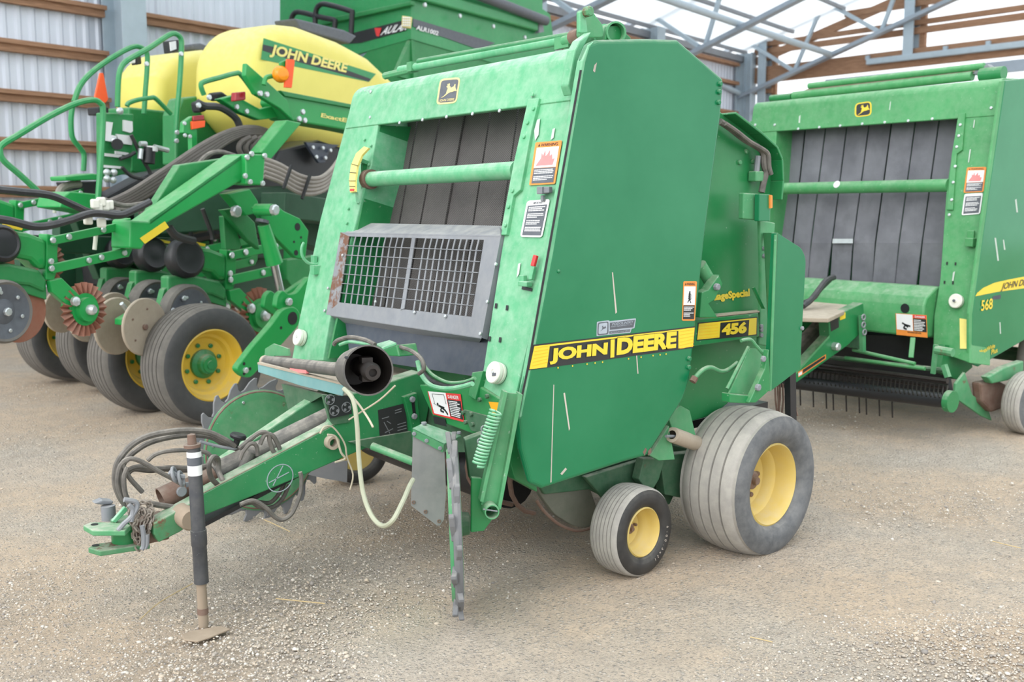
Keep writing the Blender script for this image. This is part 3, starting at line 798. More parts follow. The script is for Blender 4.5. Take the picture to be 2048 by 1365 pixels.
# -- row units
def row_unit(s, ox, oy, c, full=True, close=True):
    f = lambda x, y: (ox + (x - 105) * s, oy + (y - 480) * s)
    F = lambda pts: [f(*p) for p in pts]
    e = D.objects.new('row_unit', None); COL.objects.link(e); e.parent = P_; _base[e.name] = P_.location.copy()
    pl = PV(c)
    px = lambda n: (pl(*f(105 + n, 480)) - pl(*f(105, 480))).length
    def q(name, mat, pts, th, d=0, bv=.006): return plate(name, M[mat], pl, F(pts), th, e, bevel=bv, d=d)
    q('shank_post', 'bright', [(94, 468), (117, 472), (114, 545), (108, 562), (92, 560)], .09)
    def lk(nm, a, b, w, d): obj(nm, MB().bar(pl(*f(*a), d), pl(*f(*b), d), .03, px(w), pv.cross(Vector((1, 0, .2)))), M['bright'], e, bevel=.005)
    for d in (.03, -.14):
        lk('upper_link', (104, 482), (254, 450), 15, d); lk('lower_link', (102, 538), (252, 505), 17, d)
    q('mount_plate', 'bright', [(248, 440), (262, 436), (265, 500), (258, 515), (246, 512)], .12)
    q('meter_body', 'bright', [(0, 522), (26, 461), (58, 466), (95, 480), (94, 540), (78, 538), (62, 522), (34, 516)], .16, 0, .03)
    q('shank_shell', 'bright_shade', [(-40, 528), (20, 527), (80, 540), (96, 562), (92, 586), (60, 572), (0, 566), (-40, 585)], .1, 0, .02)
    q('latch', 'decal_y', [(10, 447), (46, 455), (44, 461), (12, 455)], .03, .01, 0)
    cc = pl(*f(4, 487), .03); n = (-pv + Vector((-.1, 0, .15))).normalized(); r = px(33)
    obj('vacuum_dome', MB().lathe(cc, n, [(-.08, r), (0, r), (.012, r * .95), (.03, r * .8), (.022, r * .7), (.03, r * .3), (.03, 0)], 24), M['black'], e, smooth=40)
    cc = pl(*f(12, 624), .08); r = px(54); n = (-pv + Vector((.12, 0, 0))).normalized()
    obj('gauge_wheel', MB().lathe(cc, n, [(-.10, r * .9), (-.09, r), (-.01, r), (.01, r * .93), (.0, r * .84)], 40), M['tread_p'], e, smooth=40)
    obj('gauge_disc', MB().lathe(cc, n, [(.002, r * .86), (-.005, r * .7), (-.02, r * .4), (.0, r * .2), (.01, 0)], 40), M['decal_grey'], e, smooth=40)
    m = MB()
    for k in range(6):
        t = k * 1.047; a = n.orthogonal().normalized(); b = n.cross(a); m.bolt(cc + (a * math.cos(t) + b * math.sin(t)) * r * .62 - n * .006, n, .012, .01)
    m.bolt(cc + n * .008, n, .026, .02); obj('disc_bolts', m, M['zinc'], e)
    cb = pl(*f(38, 622), -.04)
    obj('opener_disc', MB().lathe(cb, n, [(-.006, 0), (-.006, r * 1.02), (.0, r * 1.03), (.006, r), (.006, 0)], 40), M['rust_plate'], e)
    q('coulter_arm', 'bright', [(100, 562), (124, 556), (140, 572), (182, 612), (176, 636), (158, 640), (146, 632), (140, 616), (104, 585)], .05, .02)
    cf = pl(*f(168, 619), .0); r = px(50); a = n.orthogonal().normalized(); b = n.cross(a); m = MB(); K = 44
    ring = lambda rr, z: [cf + (a * math.cos(2 * math.pi * k / K) + b * math.sin(2 * math.pi * k / K)) * rr + n * (z * (1 if (k // 1) % 2 else -1)) for k in range(K)]
    R0, R1, R2 = ring(r * .5, .0), ring(r * .62, .016), ring(r, .016)
    m.add(R0 + R1 + R2, [[k, (k + 1) % K, K + (k + 1) % K, K + k] for k in range(K)] + [[K + k, K + (k + 1) % K, 2 * K + (k + 1) % K, 2 * K + k] for k in range(K)] + [list(range(K))])
    obj('fluted_coulter', m, M['rust_plate'], e)
    obj('coulter_hub', MB().lathe(cf, n, [(.01, 0), (.012, r * .60), (.016, r * .60), (.016, r * .45), (.05, r * .44), (.055, 0)], 24), M['bright'], e, smooth=30)
    m = MB().bolt(pl(*f(148, 603), .04), n, px(9), .03); m.lathe(cf, n, [(.05, px(10)), (.08, px(10)), (.10, px(6)), (.10, 0)], 12); obj('coulter_bolts', m, M['zinc'], e, smooth=40)
    m = MB()
    for x, y in ((105, 481), (102, 537), (101, 523), (252, 451), (248, 506), (137, 474), (206, 460), (177, 521), (202, 515)): m.bolt(pl(*f(x, y), .048), n, px(5.5), .015)
    obj('link_bolts', m, M['zinc'], e)
    obj('down_tube', MB().tube([pl(*f(192, 470), .0), pl(*f(189, 500), 0)], .014, 8), M['white'], e)
    if close:
        cd = pl(*f(-92, 646), .12); r = px(45)
        obj('closing_disc', MB().lathe(cd, n, [(-.02, r), (-.006, r), (.0, r * .97), (-.014, r * .4), (-.012, 0)], 36), M['dirt_plate'], e, smooth=40)
        obj('closing_disc', MB().lathe(cd - n * .22 - pu * .05, n, [(-.02, r), (-.006, r), (.0, r * .97), (-.014, r * .4), (-.012, 0)], 36), M['dirt_plate'], e, smooth=40)
        m = MB()
        for k in range(5):
            t = k * 1.257; m.bolt(cd + (a * math.cos(t) + b * math.sin(t)) * r * .62 - n * .008, n, .008, .006)
        m.bolt(cd - n * .012, n, .022, .02); obj('disc_bolts', m, M['rust'], e)
        q('closing_arm', 'bright', [(-148, 628), (-110, 606), (-60, 595), (-20, 600), (-18, 618), (-60, 618), (-120, 640), (-148, 642)], .08, .03)
        obj('spring_rod', MB().tube([pl(*f(-148, 592), .08), pl(*f(-118, 626), .06)], .016, 8), M['zinc'], e)
        q('shell_arch', 'bright_shade', [(-60, 600), (-50, 560), (-20, 538), (20, 533), (60, 545), (92, 560), (94, 600), (60, 590), (30, 572), (0, 570), (-25, 590)], .06, -.02)
        pbolts('arm_bolts', c, [f(-32, 608), f(-6, 580)], .022, .09, 'zinc', e)
    return e
row_unit(1.0, 105, 480, 5.95)
row_unit(.87, 463, 510, 6.42)
row_unit(.80, 388, 503, 7.0)
row_unit(.74, 320, 500, 7.7)
row_unit(.82, 40, 410, 7.6, close=False)
# -- dark cabinet between the tanks, valves and labels
pp('cabinet', 'bright_shade', 8.4, [(258, 214), (372, 226), (376, 335), (330, 352), (262, 345)], .4, .02)
pp('tank_saddle', 'bright_shade', 7.9, [(352, 230), (365, 196), (395, 192), (410, 215), (500, 225), (520, 280), (420, 330), (352, 330)], .2, .02)
vp = pp('valve_panel', 'bright_shade', 7.3, [(204, 225), (268, 228), (266, 300), (262, 345), (205, 360)], .08, .01)
for pts in ([(209, 243), (226, 245), (222, 270), (233, 272), (232, 285), (208, 281)], [(248, 240), (265, 243), (266, 262), (262, 266), (248, 262)], [(233, 268), (265, 272), (264, 290), (240, 287)], [(206, 306), (244, 310), (244, 316), (206, 312)], [(206, 330), (243, 333), (243, 338), (206, 335)], [(232, 302), (258, 306), (256, 311), (232, 308)]):
    pp('label_plate', 'decal_w', 7.3, pts, .02, 0, vp, d=.02)
m = MB()
for x, y in ((229, 282), (240, 222), (214, 345), (226, 360), (214, 358), (228, 345)): m.ball(PV(7.3)(x, y, .05), .03, 8)
obj('valve_fitting', m, M['zinc'], vp, smooth=True)
obj('valve_knob', MB().tube([PV(7.3)(233, 288, .03), PV(7.3)(235, 289, .12)], .045, 12), M['black'], vp)
obj('oil_filter', MB().tube([PV(7.2)(299, 296), PV(7.2)(297, 327)], .05, 14), M['black'], P_, smooth=40)
obj('filter_label', MB().tube([PV(7.2)(302, 293), PV(7.2)(302, 303)], .055, 14), M['decal_w'], P_, smooth=40)
m = MB()
for a, b in (((280, 288), (292, 288)), ((308, 294), (336, 301)), ((282, 298), (280, 318))): m.tube([PV(7.2)(*a), PV(7.2)(*b)], .022, 8)
obj('filter_fitting', m, M['zinc'], P_, smooth=40)
ptube('valve_hose', 'hose2', 7.25, [(262, 270), (272, 290), (285, 318), (300, 345), (302, 360)], .016)
ptube('valve_hose', 'hose2', 7.25, [(240, 318), (258, 312), (270, 305)], .016)
ptube('valve_hose', 'hose2', 7.25, [(244, 335), (262, 352), (285, 358), (290, 358)], .016)
pp('dark_box', 'black', 7.6, [(196, 214), (218, 214), (218, 230), (198, 230)], .15, .01)
# -- orange flag, lights and reflectors
pp('orange_flag', 'fluor', 7.2, [(201, 146), (207, 146), (217, 198), (212, 206), (193, 203), (190, 196)], .02, .004, label='orange warning flag with narrow tip')
lp = pp('work_light', 'black', 7.3, [(337, 82), (358, 79), (360, 100), (340, 107)], .08, .008)
pp('light_lens', 'decal_w', 7.3, [(340, 84), (352, 82), (353, 98), (342, 102)], .01, 0, lp, d=.012)
pp('work_light', 'black', 8.3, [(272, 112), (282, 110), (284, 128), (274, 130)], .08, .008)
pp('light_lens', 'decal_w', 8.3, [(260, 118), (271, 116), (271, 126), (262, 127)], .03, .004, P_)
pp('reflector', 'redlens', 6.6, [(388, 232), (408, 230), (409, 240), (387, 242)], .03, .004)
pp('reflector', 'fluor', 6.6, [(384, 243), (411, 241), (410, 254), (385, 259)], .03, .004)
pp('reflector_mount', 'bright', 6.62, [(368, 244), (385, 232), (395, 236), (395, 300), (384, 305), (383, 270), (366, 266)], .05)
pbolts('mount_bolts', 6.6, [(368, 247), (369, 271), (379, 273)], .016)
pp('tail_light', 'redlens', 6.5, [(472, 185), (492, 183), (492, 200), (471, 203)], .06, .01)
c = PV(6.3)(560, 149)
obj('amber_lamp', MB().lathe(c, -pv + Vector((-.3, 0, 0)), [(-.05, .05), (0, .07), (.03, .068), (.06, .05), (.075, 0)], 18), M['amber'], P_, smooth=True)
ptube('lamp_bracket', 'bright', 6.35, [(528, 170), (532, 156), (545, 152), (556, 150)], .02)
pp('marker_strip', 'fluor', 6.25, [(575, 118), (588, 119), (590, 122), (584, 176), (570, 175)], .02, .004)
pp('marker_back', 'bright', 6.28, [(560, 125), (575, 118), (573, 145), (562, 150)], .02)
# -- handrails and guards
ptube('handrail', 'cart', 6.9, [(75, 382), (40, 350), (8, 322), (0, 305), (4, 290), (40, 268), (100, 232), (150, 208), (185, 200), (200, 206), (206, 222), (203, 300), (196, 400)], .022, 6)
ptube('handrail', 'cart', 7.6, [(148, 204), (160, 172), (182, 146), (220, 118), (262, 95), (282, 95), (294, 108), (294, 140), (291, 180), (288, 228)], .022, 6)
ptube('handrail', 'cart', 7.1, [(235, 214), (237, 160), (242, 136), (256, 120), (300, 95), (338, 70), (352, 68), (362, 78), (363, 100), (360, 160), (354, 230), (351, 285)], .022, 6)
ptube('handrail', 'cart', 7.7, [(146, 206), (142, 240), (145, 275), (160, 296), (168, 310), (167, 342)], .022, 6)
ptube('hand_guard', 'cart', 6.9, [(408, 190), (402, 172), (408, 164), (440, 155), (470, 147), (482, 150), (508, 185)], .022, 6)
ptube('hand_guard', 'cart', 7.4, [(254, 212), (258, 206), (275, 200), (300, 196), (312, 198), (342, 228)], .02, 6)
pbolts('rail_bolts', 7.08, [(353, 265), (352, 282), (361, 108), (292, 128)], .02, .02)
# -- toolbar top behind the lamps
pp('fold_arm', 'bright', 6.6, [(440, 198), (470, 190), (520, 218), (575, 205), (560, 235), (520, 240), (480, 225)], .08)
pbolts('fold_bolts', 6.6, [(472, 214), (492, 223), (417, 195), (396, 211)], .022)
ptube('sensor_hose', 'hose2', 6.62, [(395, 205), (410, 212), (440, 215), (470, 235), (480, 255)], .03)
pp('sensor_box', 'black', 6.7, [(430, 186), (445, 183), (458, 192), (460, 200), (436, 202)], .1, .02)
pp('sensor_box', 'black', 6.7, [(396, 203), (410, 201), (416, 222), (400, 226)], .1, .02)
# -- fan housing, seed hoses
pp('air_manifold', 'black', 7.5, [(200, 400), (300, 345), (380, 330), (470, 270), (560, 290), (700, 300), (700, 400), (400, 400), (240, 430)], .2, .03)  # black sheet put in for the dark behind the seed hoses
pp('fan_housing', 'black', 6.7, [(560, 300), (640, 280), (700, 300), (700, 370), (600, 360), (545, 330)], .4, .03)
pp('fan_guard', 'dark_sheet', 6.6, [(611, 284), (680, 290), (660, 300), (650, 326), (638, 326), (620, 300)], .03, .004)
pbolts('fan_bolts', 6.58, [(645, 296), (660, 301), (625, 295), (632, 314), (650, 316)], .018)
for k in range(5):
    o = k * 8.5
    ptube('seed_hose', 'conduit', [6.1, 6.05, 6.0, 6.0, 6.05, 6.1], [(528, 318 + o), (560, 330 + o), (600, 352 + o), (635, 357 + o * .85), (662, 340 + o * .8), (690, 300 + o * .6)], .019, 6)
m = MB()
for x in (575, 612): m.bar(PV(5.95)(x + 8, 330 if x < 600 else 350), PV(5.95)(x - 8, 378 if x < 600 else 398), .02, .02)
obj('hose_strap', m, M['black'], P_)
for k in range(5):
    o = k * 7
    ptube('seed_hose', 'conduit_d', [6.9, 6.6, 6.5, 6.4, 6.35, 6.3, 6.3], [(556, 270 + o * .3), (510, 256 + o * .4), (462, 262 + o * .6), (405, 290 + o), (330, 340 + o), (255, 388 + o * .8), (190, 415 + o * .4)], .024, 6)
for k in range(3):
    ptube('seed_hose', 'conduit_d', 6.5, [(500 + k * 12, 275), (482 + k * 14, 285), (478 + k * 14, 300), (492 + k * 13, 318), (515 + k * 10, 322)], .022, 6)
for k, pts in enumerate(([(470, 312), (440, 304), (415, 310), (395, 330), (370, 355), (330, 385), (290, 415), (235, 420)], [(400, 340), (398, 362), (370, 385), (330, 400), (280, 428)], [(360, 395), (300, 405), (250, 412), (210, 400)])):
    ptube('hydraulic_hose', 'hose', 6.15, pts, .018, 6)
ptube('hydraulic_hose', 'hose2', 5.8, [(-20, 378), (40, 384), (100, 391), (148, 411), (185, 426), (240, 428)], .024, 6)
ptube('hydraulic_hose', 'hose2', 5.7, [(-20, 436), (20, 442), (66, 453), (100, 451), (142, 440), (185, 427), (237, 431), (264, 422), (300, 404)], .024, 6)
ptube('hydraulic_hose', 'hose2', 6.0, [(338, 455), (350, 470), (370, 478), (388, 482)], .03, 6)
ptube('hydraulic_hose', 'hose2', 6.3, [(405, 418), (415, 445), (424, 470), (425, 480)], .018, 6)
m = MB()
for x, y in ((190, 408), (202, 404), (210, 412), (196, 416), (218, 410), (176, 440), (203, 446), ): m.box(PV(5.75)(x, y), .05, .05, .06)
obj('hose_coupler', m, M['white'], P_, bevel=.01)
# step and box at the left
pp('step', 'bright', 7.2, [(130, 353), (185, 347), (205, 350), (205, 360), (132, 362)], .2, .01)
pp('step_box', 'bright', 7.0, [(125, 395), (140, 383), (192, 388), (212, 398), (205, 430), (120, 415)], .3, .01)
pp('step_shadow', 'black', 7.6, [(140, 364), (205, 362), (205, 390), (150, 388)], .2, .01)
ptube('hose_loop', 'conduit', 7.3, [(116, 395), (122, 378), (140, 370), (160, 368)], .03)
c = PV(6.9)(545, 268)
pp('lower_tank', 'yellow', 7.4, [(490, 235), (600, 255), (700, 270), (700, 300), (620, 300), (560, 270)], .3, .03)
# ================================================================== grain cart behind the planter
K_ = root('grain_cart', 'tall green grain cart with a dark stripe, standing behind the yellow tanks', 'cart', (7.6, 13.2, 0))
KA = math.radians(53.26 - 33)
ku = Vector((math.cos(KA), math.sin(KA), 0))
corner = YP(11.6)(822, 30); 
KR = Pl(corner, Vector((ku.y, -ku.x, 0)))                    # long side, running back to the right
KLn = Vector((-math.sin(math.radians(40)), -math.cos(math.radians(40)), 0))
lf = Vector((RT.x, RT.y, 0)) * -.80 + Vector((FW.x, FW.y, 0)).normalized() * .6      # end panel runs left and away
KL = Pl(corner, lf.cross(Vector((0, 0, 1))))
side = plate('hopper_side', M['cart'], KR, [(822, -20), (822, 78), (1120, 165), (1100, 28), (1085, 18), (1085, -20)], .06, K_)
plate('side_rail', M['cart'], KR, [(822, -6), (1077, 62), (1077, 42), (822, -30)], .08, side, d=.10, bevel=.02)
plate('hopper_slope', M['bright_shade'], KR, [(822, 78), (1000, 128), (960, 200), (820, 160), (790, 150)], .06, K_, d=-.02)
end = plate('hopper_end', M['cart'], KL, [(822, -20), (822, 78), (700, 112), (560, 150), (560, -20)], .06, K_)
plate('end_rail', M['bright_shade'], KL, [(822, 2), (822, 10), (590, 62), (590, 50)], .08, end, d=.08, bevel=.01)
plate('end_slope', M['bright_shade'], KL, [(822, 78), (740, 98), (700, 140), (780, 190), (830, 190)], .06, K_, d=-.01)
st = flat('stripe', M['decal_grey'], KR, [(826, 37), (990, 86), (960, 100), (826, 53)], side, d=.01)
lettering('ALR1002', KR, (832, 59), (876, 71.5), (834, 50), M['decal_w'], st, d=.02, offset=.03)
st2 = flat('stripe', M['decal_k'], KL, [(812, 39), (812, 61), (720, 86), (690, 88), (690, 70)], end, d=.01)
lettering('AULAR', KL, (760, 71), (812, 60), (766, 55), M['decal_w'], st2, d=.02, offset=.03, shear=.08)
obj('red_mark', MB().prism([KL(x, y, .02) for x, y in ((749, 56), (763, 56), (758, 73), (753, 72))], KL.n * .002), M['decal_r'], st2)
lamp = plate('cart_light', M['decal_gold'], Pl(corner + Vector((-.1, -.2, 0)), -FW), [(804, 31), (824, 34), (821, 56), (803, 53)], .05, K_, bevel=.006)
m = MB()
for i in range(4):
    for j in range(4):
        m.ball(Pl(corner + Vector((-.1, -.2, 0)), -FW)(807 + i * 4, 36 + j * 5, .005), .012, 6)
obj('lamp_diode', m, M['decal_w'], lamp)
KP = KL.off(.3)
for pts in ([(630, 52), (632, 22), (640, 10), (655, 9), (700, 22), (704, 30), (701, 84)], [(582, 42), (586, 30), (598, 24), (640, 34), (668, 40), (670, 46), (668, 75)]):
    obj('ladder_rail', MB().tube([KP(x, y) for x, y in pts], .035, 10, 3), M['black'], K_, smooth=True)
obj('tarp_roll', MB().tube([KR(930, -20, .15), KR(1092, 42, .15)], .07, 14), M['decal_grey'], K_, smooth=True)
plate('tarp_end', M['galv'], KR, [(1078, 44), (1086, 44), (1088, 64), (1078, 66)], .06, K_, d=.1)
m = MB()
for x, y in ((848, 10), (918, 32), (985, 53), (1048, 75)): m.bolt(KR(x, y, .12), KR.n, .03, .03)
obj('rail_bolts', m, M['zinc'], side)
b0 = ZP(0)(760, 560)
obj('cart_chassis', MB().prism([KR(x, y, -.8) for x, y in ((760, 200), (1000, 210), (1000, 330), (760, 330))], -KR.n * 1.2), M['bright_shade'], K_)
kc = KR(860, 330, -1.4); 
for s in (0, 1):
    c = Vector((kc.x, kc.y, .8)) + (KR.n * (-1.2 * s + .9)); wheel(K_, 'cart_wheel', c, KR.n, .8, .6, .38, .05, TM, bolts=8, grooves=4, rimmat=M['rim'], hubmat=M['dirty'])
# ================================================================== the near round baler
B = root('round_baler', 'nearest green round baler with a grey mesh guard in front and a tall side shield', 'baler', (3.1, 4.2, 0), group='round balers')
YN = 3.15                                  # outer plane of the near shield
S = YP(YN)
PO = YP(3.24)
FN = Vector((-1, 0, .273)).normalized()
FR = Pl((2.767, 3.24, 2.081), FN)          # slanting front
SL = Vector((.273, 0, 1)).normalized()     # up the slant
LAT = Vector((0, 1, 0))
def facing(p, turn=0):
    n = -Vector((FW.x, FW.y, 0)).normalized(); n.rotate(Matrix.Rotation(math.radians(turn), 3, 'Z'))
    return Pl(p, n)
def front_x(z): return 2.767 + .273 * (z - 2.081)

def deer(pl, q, mat, parent, d=.003, name='leaping_deer'):
    f = quadmap(q)
    return obj(name, MB().prism([pl(*f(x, 1 - y), d) for x, y in DEER], -pl.n * .0006), mat, parent)
def emblem(pl, q, parent, mats=('decal_gold', 'decal_grey', 'decal_gold'), txt='JOHN DEERE', inset=.08, deerq=(.15, .16, .92, .76)):
    f = quadmap(q)
    e = flat('emblem', M[mats[0]], pl, round_poly([f(0, 0), f(1, 0), f(1, 1), f(0, 1)], 9), parent)
    i = inset
    flat('emblem_field', M[mats[1]], pl, round_poly([f(i, i * .9), f(1 - i, i * .9), f(1 - i, 1 - i * .9), f(i, 1 - i * .9)], 6), e, d=.0025)
    a, b, c, dd = deerq
    deer(pl, [f(a, b), f(c, b), f(c, dd), f(a, dd)], M[mats[2]], e, d=.0035)
    if txt: lettering(txt, pl, f(.14, .92), f(.86, .92), f(.14, .80), M[mats[2]], e, d=.0035, offset=.015)
    return e
def warning_sticker(pl, q, parent, kind='flame', faded=True):
    f = quadmap(q)
    s = flat('warning_sticker', M['decal_o'], pl, round_poly([f(0, 0), f(1, 0), f(1, 1), f(0, 1)], 3), parent)
    flat('pictogram_panel', M['decal_w'], pl, [f(.08, .13), f(.92, .13), f(.92, .60), f(.08, .60)], s, d=.0025)
    flat('text_panel', M['decal_k'] if not faded else M['decal_grey'], pl, [f(.08, .61), f(.92, .61), f(.92, .96), f(.08, .96)], s, d=.0025)
    lettering('WARNING', pl, f(.22, .105), f(.86, .105), f(.22, .035), M['decal_k'], s, d=.003, offset=.01)
    m = MB(); m.prism([pl(*f(x, y), .003) for x, y in ((.12, .10), (.19, .10), (.155, .035))], -pl.n * .0005)
    if kind == 'flame':
        m2 = MB().prism([pl(*f(x, y), .0035) for x, y in ((.14, .55), (.30, .38), (.30, .25), (.36, .33), (.42, .20), (.46, .34), (.52, .30), (.60, .20), (.62, .34), (.70, .30), (.74, .42), (.82, .40), (.78, .55))], -pl.n * .0005)
        obj('flame_pictogram', m2, M['decal_pink'], s)
    else:
        m2 = MB()
        for a, b in (((.45, .30), (.55, .30)), ((.55, .36), (.42, .45)), ((.5, .45), (.62, .55)), ((.5, .45), (.38, .54))):
            m2.bar(pl(*f(*a), .003), pl(*f(*b), .003), .004, .001, pl.n)
        m2.lathe(pl(*f(.5, .27), .003), pl.n, [(0, 0), (0, .004), (.001, .004), (.001, 0)], 10)
        m2.prism([pl(*f(x, y), .003) for x, y in ((.44, .30), (.57, .31), (.60, .47), (.50, .50), (.42, .40))], -pl.n * .0005)
        m2.torus(pl(*f(.5, .4), .003), pl.n, .014, .0006, 20, .5, 4.4)
        obj('figure_pictogram', m2, M['decal_k'], s)
    obj('warning_triangle', m, M['decal_k'], s)
    pr = MB(); print_rows(pr, pl, [f(.12, .635), f(.88, .635), f(.88, .94), f(.12, .94)], 8, .003, .4)
    obj('small_print', pr, M['decal_w'], s)
    return s

# ---- hood over the front opening
y_far = FR(707, 182).y; y_near = 3.215
zb = FR(900, 232).z
prof = [(front_x(zb), zb), (front_x(2.235), 2.235)]
for k in range(1, 7):
    a = k / 6 * math.radians(75); prof.append((front_x(2.235) + .075 * (1 - math.cos(a)) + .02 * k / 6, 2.235 + .075 * math.sin(a)))
prof += [(2.99, 2.325), (2.99, 2.305), (2.905, 2.285), (front_x(zb) + .05, zb)]
hood = obj('hood', MB().prism([(x, y_far, z) for x, z in prof], (0, y_near - y_far, 0)), M['pale'], B, smooth=30, bevel=.006)
# flared near end of the hood
plate('hood_lip', M['pale'], PO, [(1184, 63), (1165, 100), (1150, 182), (1143, 192), (1136, 170), (1150, 100), (1160, 80)], .05, B, bevel=.006)
emblem(FR, [(880, 158), (921, 154), (913, 206), (872, 210)], B)
m = MB()
for x, y in ((800, 246), (846, 240), (894, 234), (946, 228), (1000, 222), (741, 235), (1066, 192), (1140, 181), (742, 184)):
    m.bolt(FR(x, y, .0), FR.n, .009, .007)
for x, y in ((715, 183), (722, 183), (730, 182), (737, 181)): m.bolt(FR(x, y), FR.n, .004, .003)
obj('hood_bolts', m, M['zinc'], hood)
# ---- front posts
post_n = plate('front_post', M['pale'], FR, [(1142, 192), (1062, 204), (1040, 300), (1022, 392), (1003, 500), (966, 740), (950, 795), (1008, 806), (1031, 790), (1055, 690), (1093, 500)], .26, B, bevel=.006, d=-.005)
post_f = plate('front_post', M['pale'], FR, [(704, 200), (752, 200), (756, 250), (742, 330), (715, 430), (659, 640), (645, 722), (583, 722), (597, 645), (640, 440)], .26, B, bevel=.006, d=-.005)
strip = plate('edge_strip', M['pale'], FR, [(1056, 198), (1078, 196), (1062, 262), (1040, 380), (1026, 392), (1012, 470), (1000, 470), (1026, 330)], .03, post_n, d=.012, bevel=.003)
m = MB()
for x, y in ((1068, 218), (1056, 246), (1049, 274), (1026, 382), (1018, 414), (1012, 451), (1066, 190), (1140, 182)): m.bolt(FR(x, y, .012), FR.n, .009, .008)
for x, y in ((729, 280), (742, 292), (738, 330), (730, 370), (716, 406), (694, 447), (697, 418)): m.bolt(FR(x, y), FR.n, .008, .007)
obj('post_bolts', m, M['pale'], B)
m = MB()
for x, y in ((992, 612), (1014, 616), (979, 678), (1000, 680)): m.prism([FR(x - 2, y - 5, .001), FR(x + 2, y - 5, .001), FR(x + 1, y + 5, .001), FR(x - 3, y + 5, .001)], -FR.n * .002)
m.prism([FR(1044, 573, .001), FR(1064, 577, .001), FR(1063, 583, .001), FR(1043, 579, .001)], -FR.n * .002)
obj('post_slots', m, M['black'], post_n)
# paint scuffs and droppings on the near post and the shield
m = MB()
for pts in ([(1074, 240), (1080, 237), (1077, 270), (1070, 282), (1068, 262)], [(1105, 258), (1110, 256), (1107, 276), (1101, 280)], [(1036, 528), (1041, 526), (1038, 548), (1033, 556)]):
    m.prism([FR(x, y, .001) for x, y in pts], -FR.n * .0006)
obj('bird_droppings', m, M['drop'], post_n)
warning_sticker(FR, [(1071, 285), (1124, 281), (1110, 368), (1058, 371)], B)
f = quadmap([(1054, 402), (1100, 398), (1084, 475), (1040, 474)])
st = flat('instruction_sticker', M['decal_w'], FR, round_poly([f(0, 0), f(1, 0), f(1, 1), f(0, 1)], 6), B)
flat('text_panel', M['decal_grey'], FR, [f(.08, .14), f(.92, .14), f(.92, .95), f(.08, .95)], st, d=.0025)
pr = MB(); print_rows(pr, FR, [f(.14, .17), f(.86, .17), f(.86, .9), f(.14, .9)], 16, .003, .5); obj('small_print', pr, M['decal_w'], st)
lettering('IMPORTANT', FR, f(.3, .105), f(.7, .105), f(.3, .05), M['decal_grey'], st, d=.003)
m = MB(); c = FR(1086, 381, .02); m.box(c, .04, .035, .03); m.bar(c, c + Vector((0, -.05, .002)), .02, .025); m.bar(c - Vector((0, 0, .02)), c - Vector((0, 0, .045)), .015, .015, (1, 0, 0))
obj('twine_clip', m, M['galv'], post_n, bevel=.003)
m = MB()
for a, b in (((1067, 512), (1062, 535)), ((1062, 535), (1060, 556))): m.bar(FR(*a, .02), FR(*b, .02), .02, .012, FR.n)
obj('latch_handle', MB().bar(FR(1072, 511, .02), FR(1066, 533, .02), .022, .014, FR.n), M['decal_r'], post_n, bevel=.003)
m = MB().bar(FR(1068, 533, .015), FR(1062, 560, .015), .022, .016, FR.n); m.box(FR(1050, 568, .02), .03, .06, .02); m.box(FR(1046, 558, .02), .02, .03, .03)
obj('latch_bracket', m, M['pale'], post_n, bevel=.003)
m = MB(); m.torus(FR(628, 502, .03), Vector((0, 1, 0)), .075, .009, 18, 1.2, 4.6); m.box(FR(630, 540, .01), .04, .05, .05); m.box(FR(628, 522, .01), .02, .04, .06)
obj('latch_bracket', m, M['pale'], post_f, bevel=.002)
# ---- yellow size gauge on the far post
m = MB(); pts = [(700, 385), (698, 360), (702, 330), (712, 307), (728, 293)]
inner = [(737, 296), (723, 311), (714, 333), (710, 360), (710, 383)]
g_ = obj('bale_size_gauge', MB().prism([FR(x, y, .07) for x, y in pts[::-1] + inner[::-1]], -FR.n * .012), M['decal_y2'], B)
m = MB()
for a, b in (((698, 362), (711, 362)), ((699, 345), (712, 346)), ((703, 328), (716, 332)), ((699, 373), (710, 373))): m.bar(FR(*a, .073), FR(*b, .073), .003, .002, FR.n)
obj('gauge_marks', m, M['decal_k'], g_)
obj('gauge_zero', MB().bar(FR(700, 380, .073), FR(708, 380, .073), .012, .002, FR.n), M['decal_r'], g_)
obj('gauge_bracket', MB().prism([FR(x, y, .055) for x, y in ((700, 385), (710, 383), (712, 405), (705, 402))], -FR.n * .02).bar(FR(718, 320, .06), FR(738, 328, -.02), .02, .02), M['pale'], g_)
# ---- belts
BE = FR.off(-.20)
edges = [(791, 755), (837, 798), (881, 840), (929, 890), (980, 946), (1035, 1003), (1092, 1060)]
for i in range(6):
    a, b = edges[i], edges[i + 1]; g = 1.6
    def at(e, y): return e[0] + (e[1] - e[0]) * (y - 230) / 220
    q = [(at(a, 205) + g, 205), (at(b, 205) - g, 205), (at(b, 662) - g, 662), (at(a, 662) + g, 662)]
    pts = [BE(x, y, .006 * ((i * 7) % 3)) for x, y in q]
    o = obj('belt', MB().prism(pts, -BE.n * .009), M['belt'], B)
    uv_planar(o, LAT, SL)
# dark bale chamber behind the belts
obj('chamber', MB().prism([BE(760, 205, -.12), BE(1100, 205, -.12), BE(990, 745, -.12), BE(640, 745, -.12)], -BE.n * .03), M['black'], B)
# side walls of the opening
m = MB(); yf = FR(758, 252).y
m.prism([(front_x(zb) + .02, yf + .02, zb), (front_x(.85) + .02, yf + .02, .85), (front_x(.85) + .36, yf + .02, .85), (front_x(zb) + .36, yf + .02, zb)], (0, .02, 0))
obj('opening_side', m, M['green'], B)
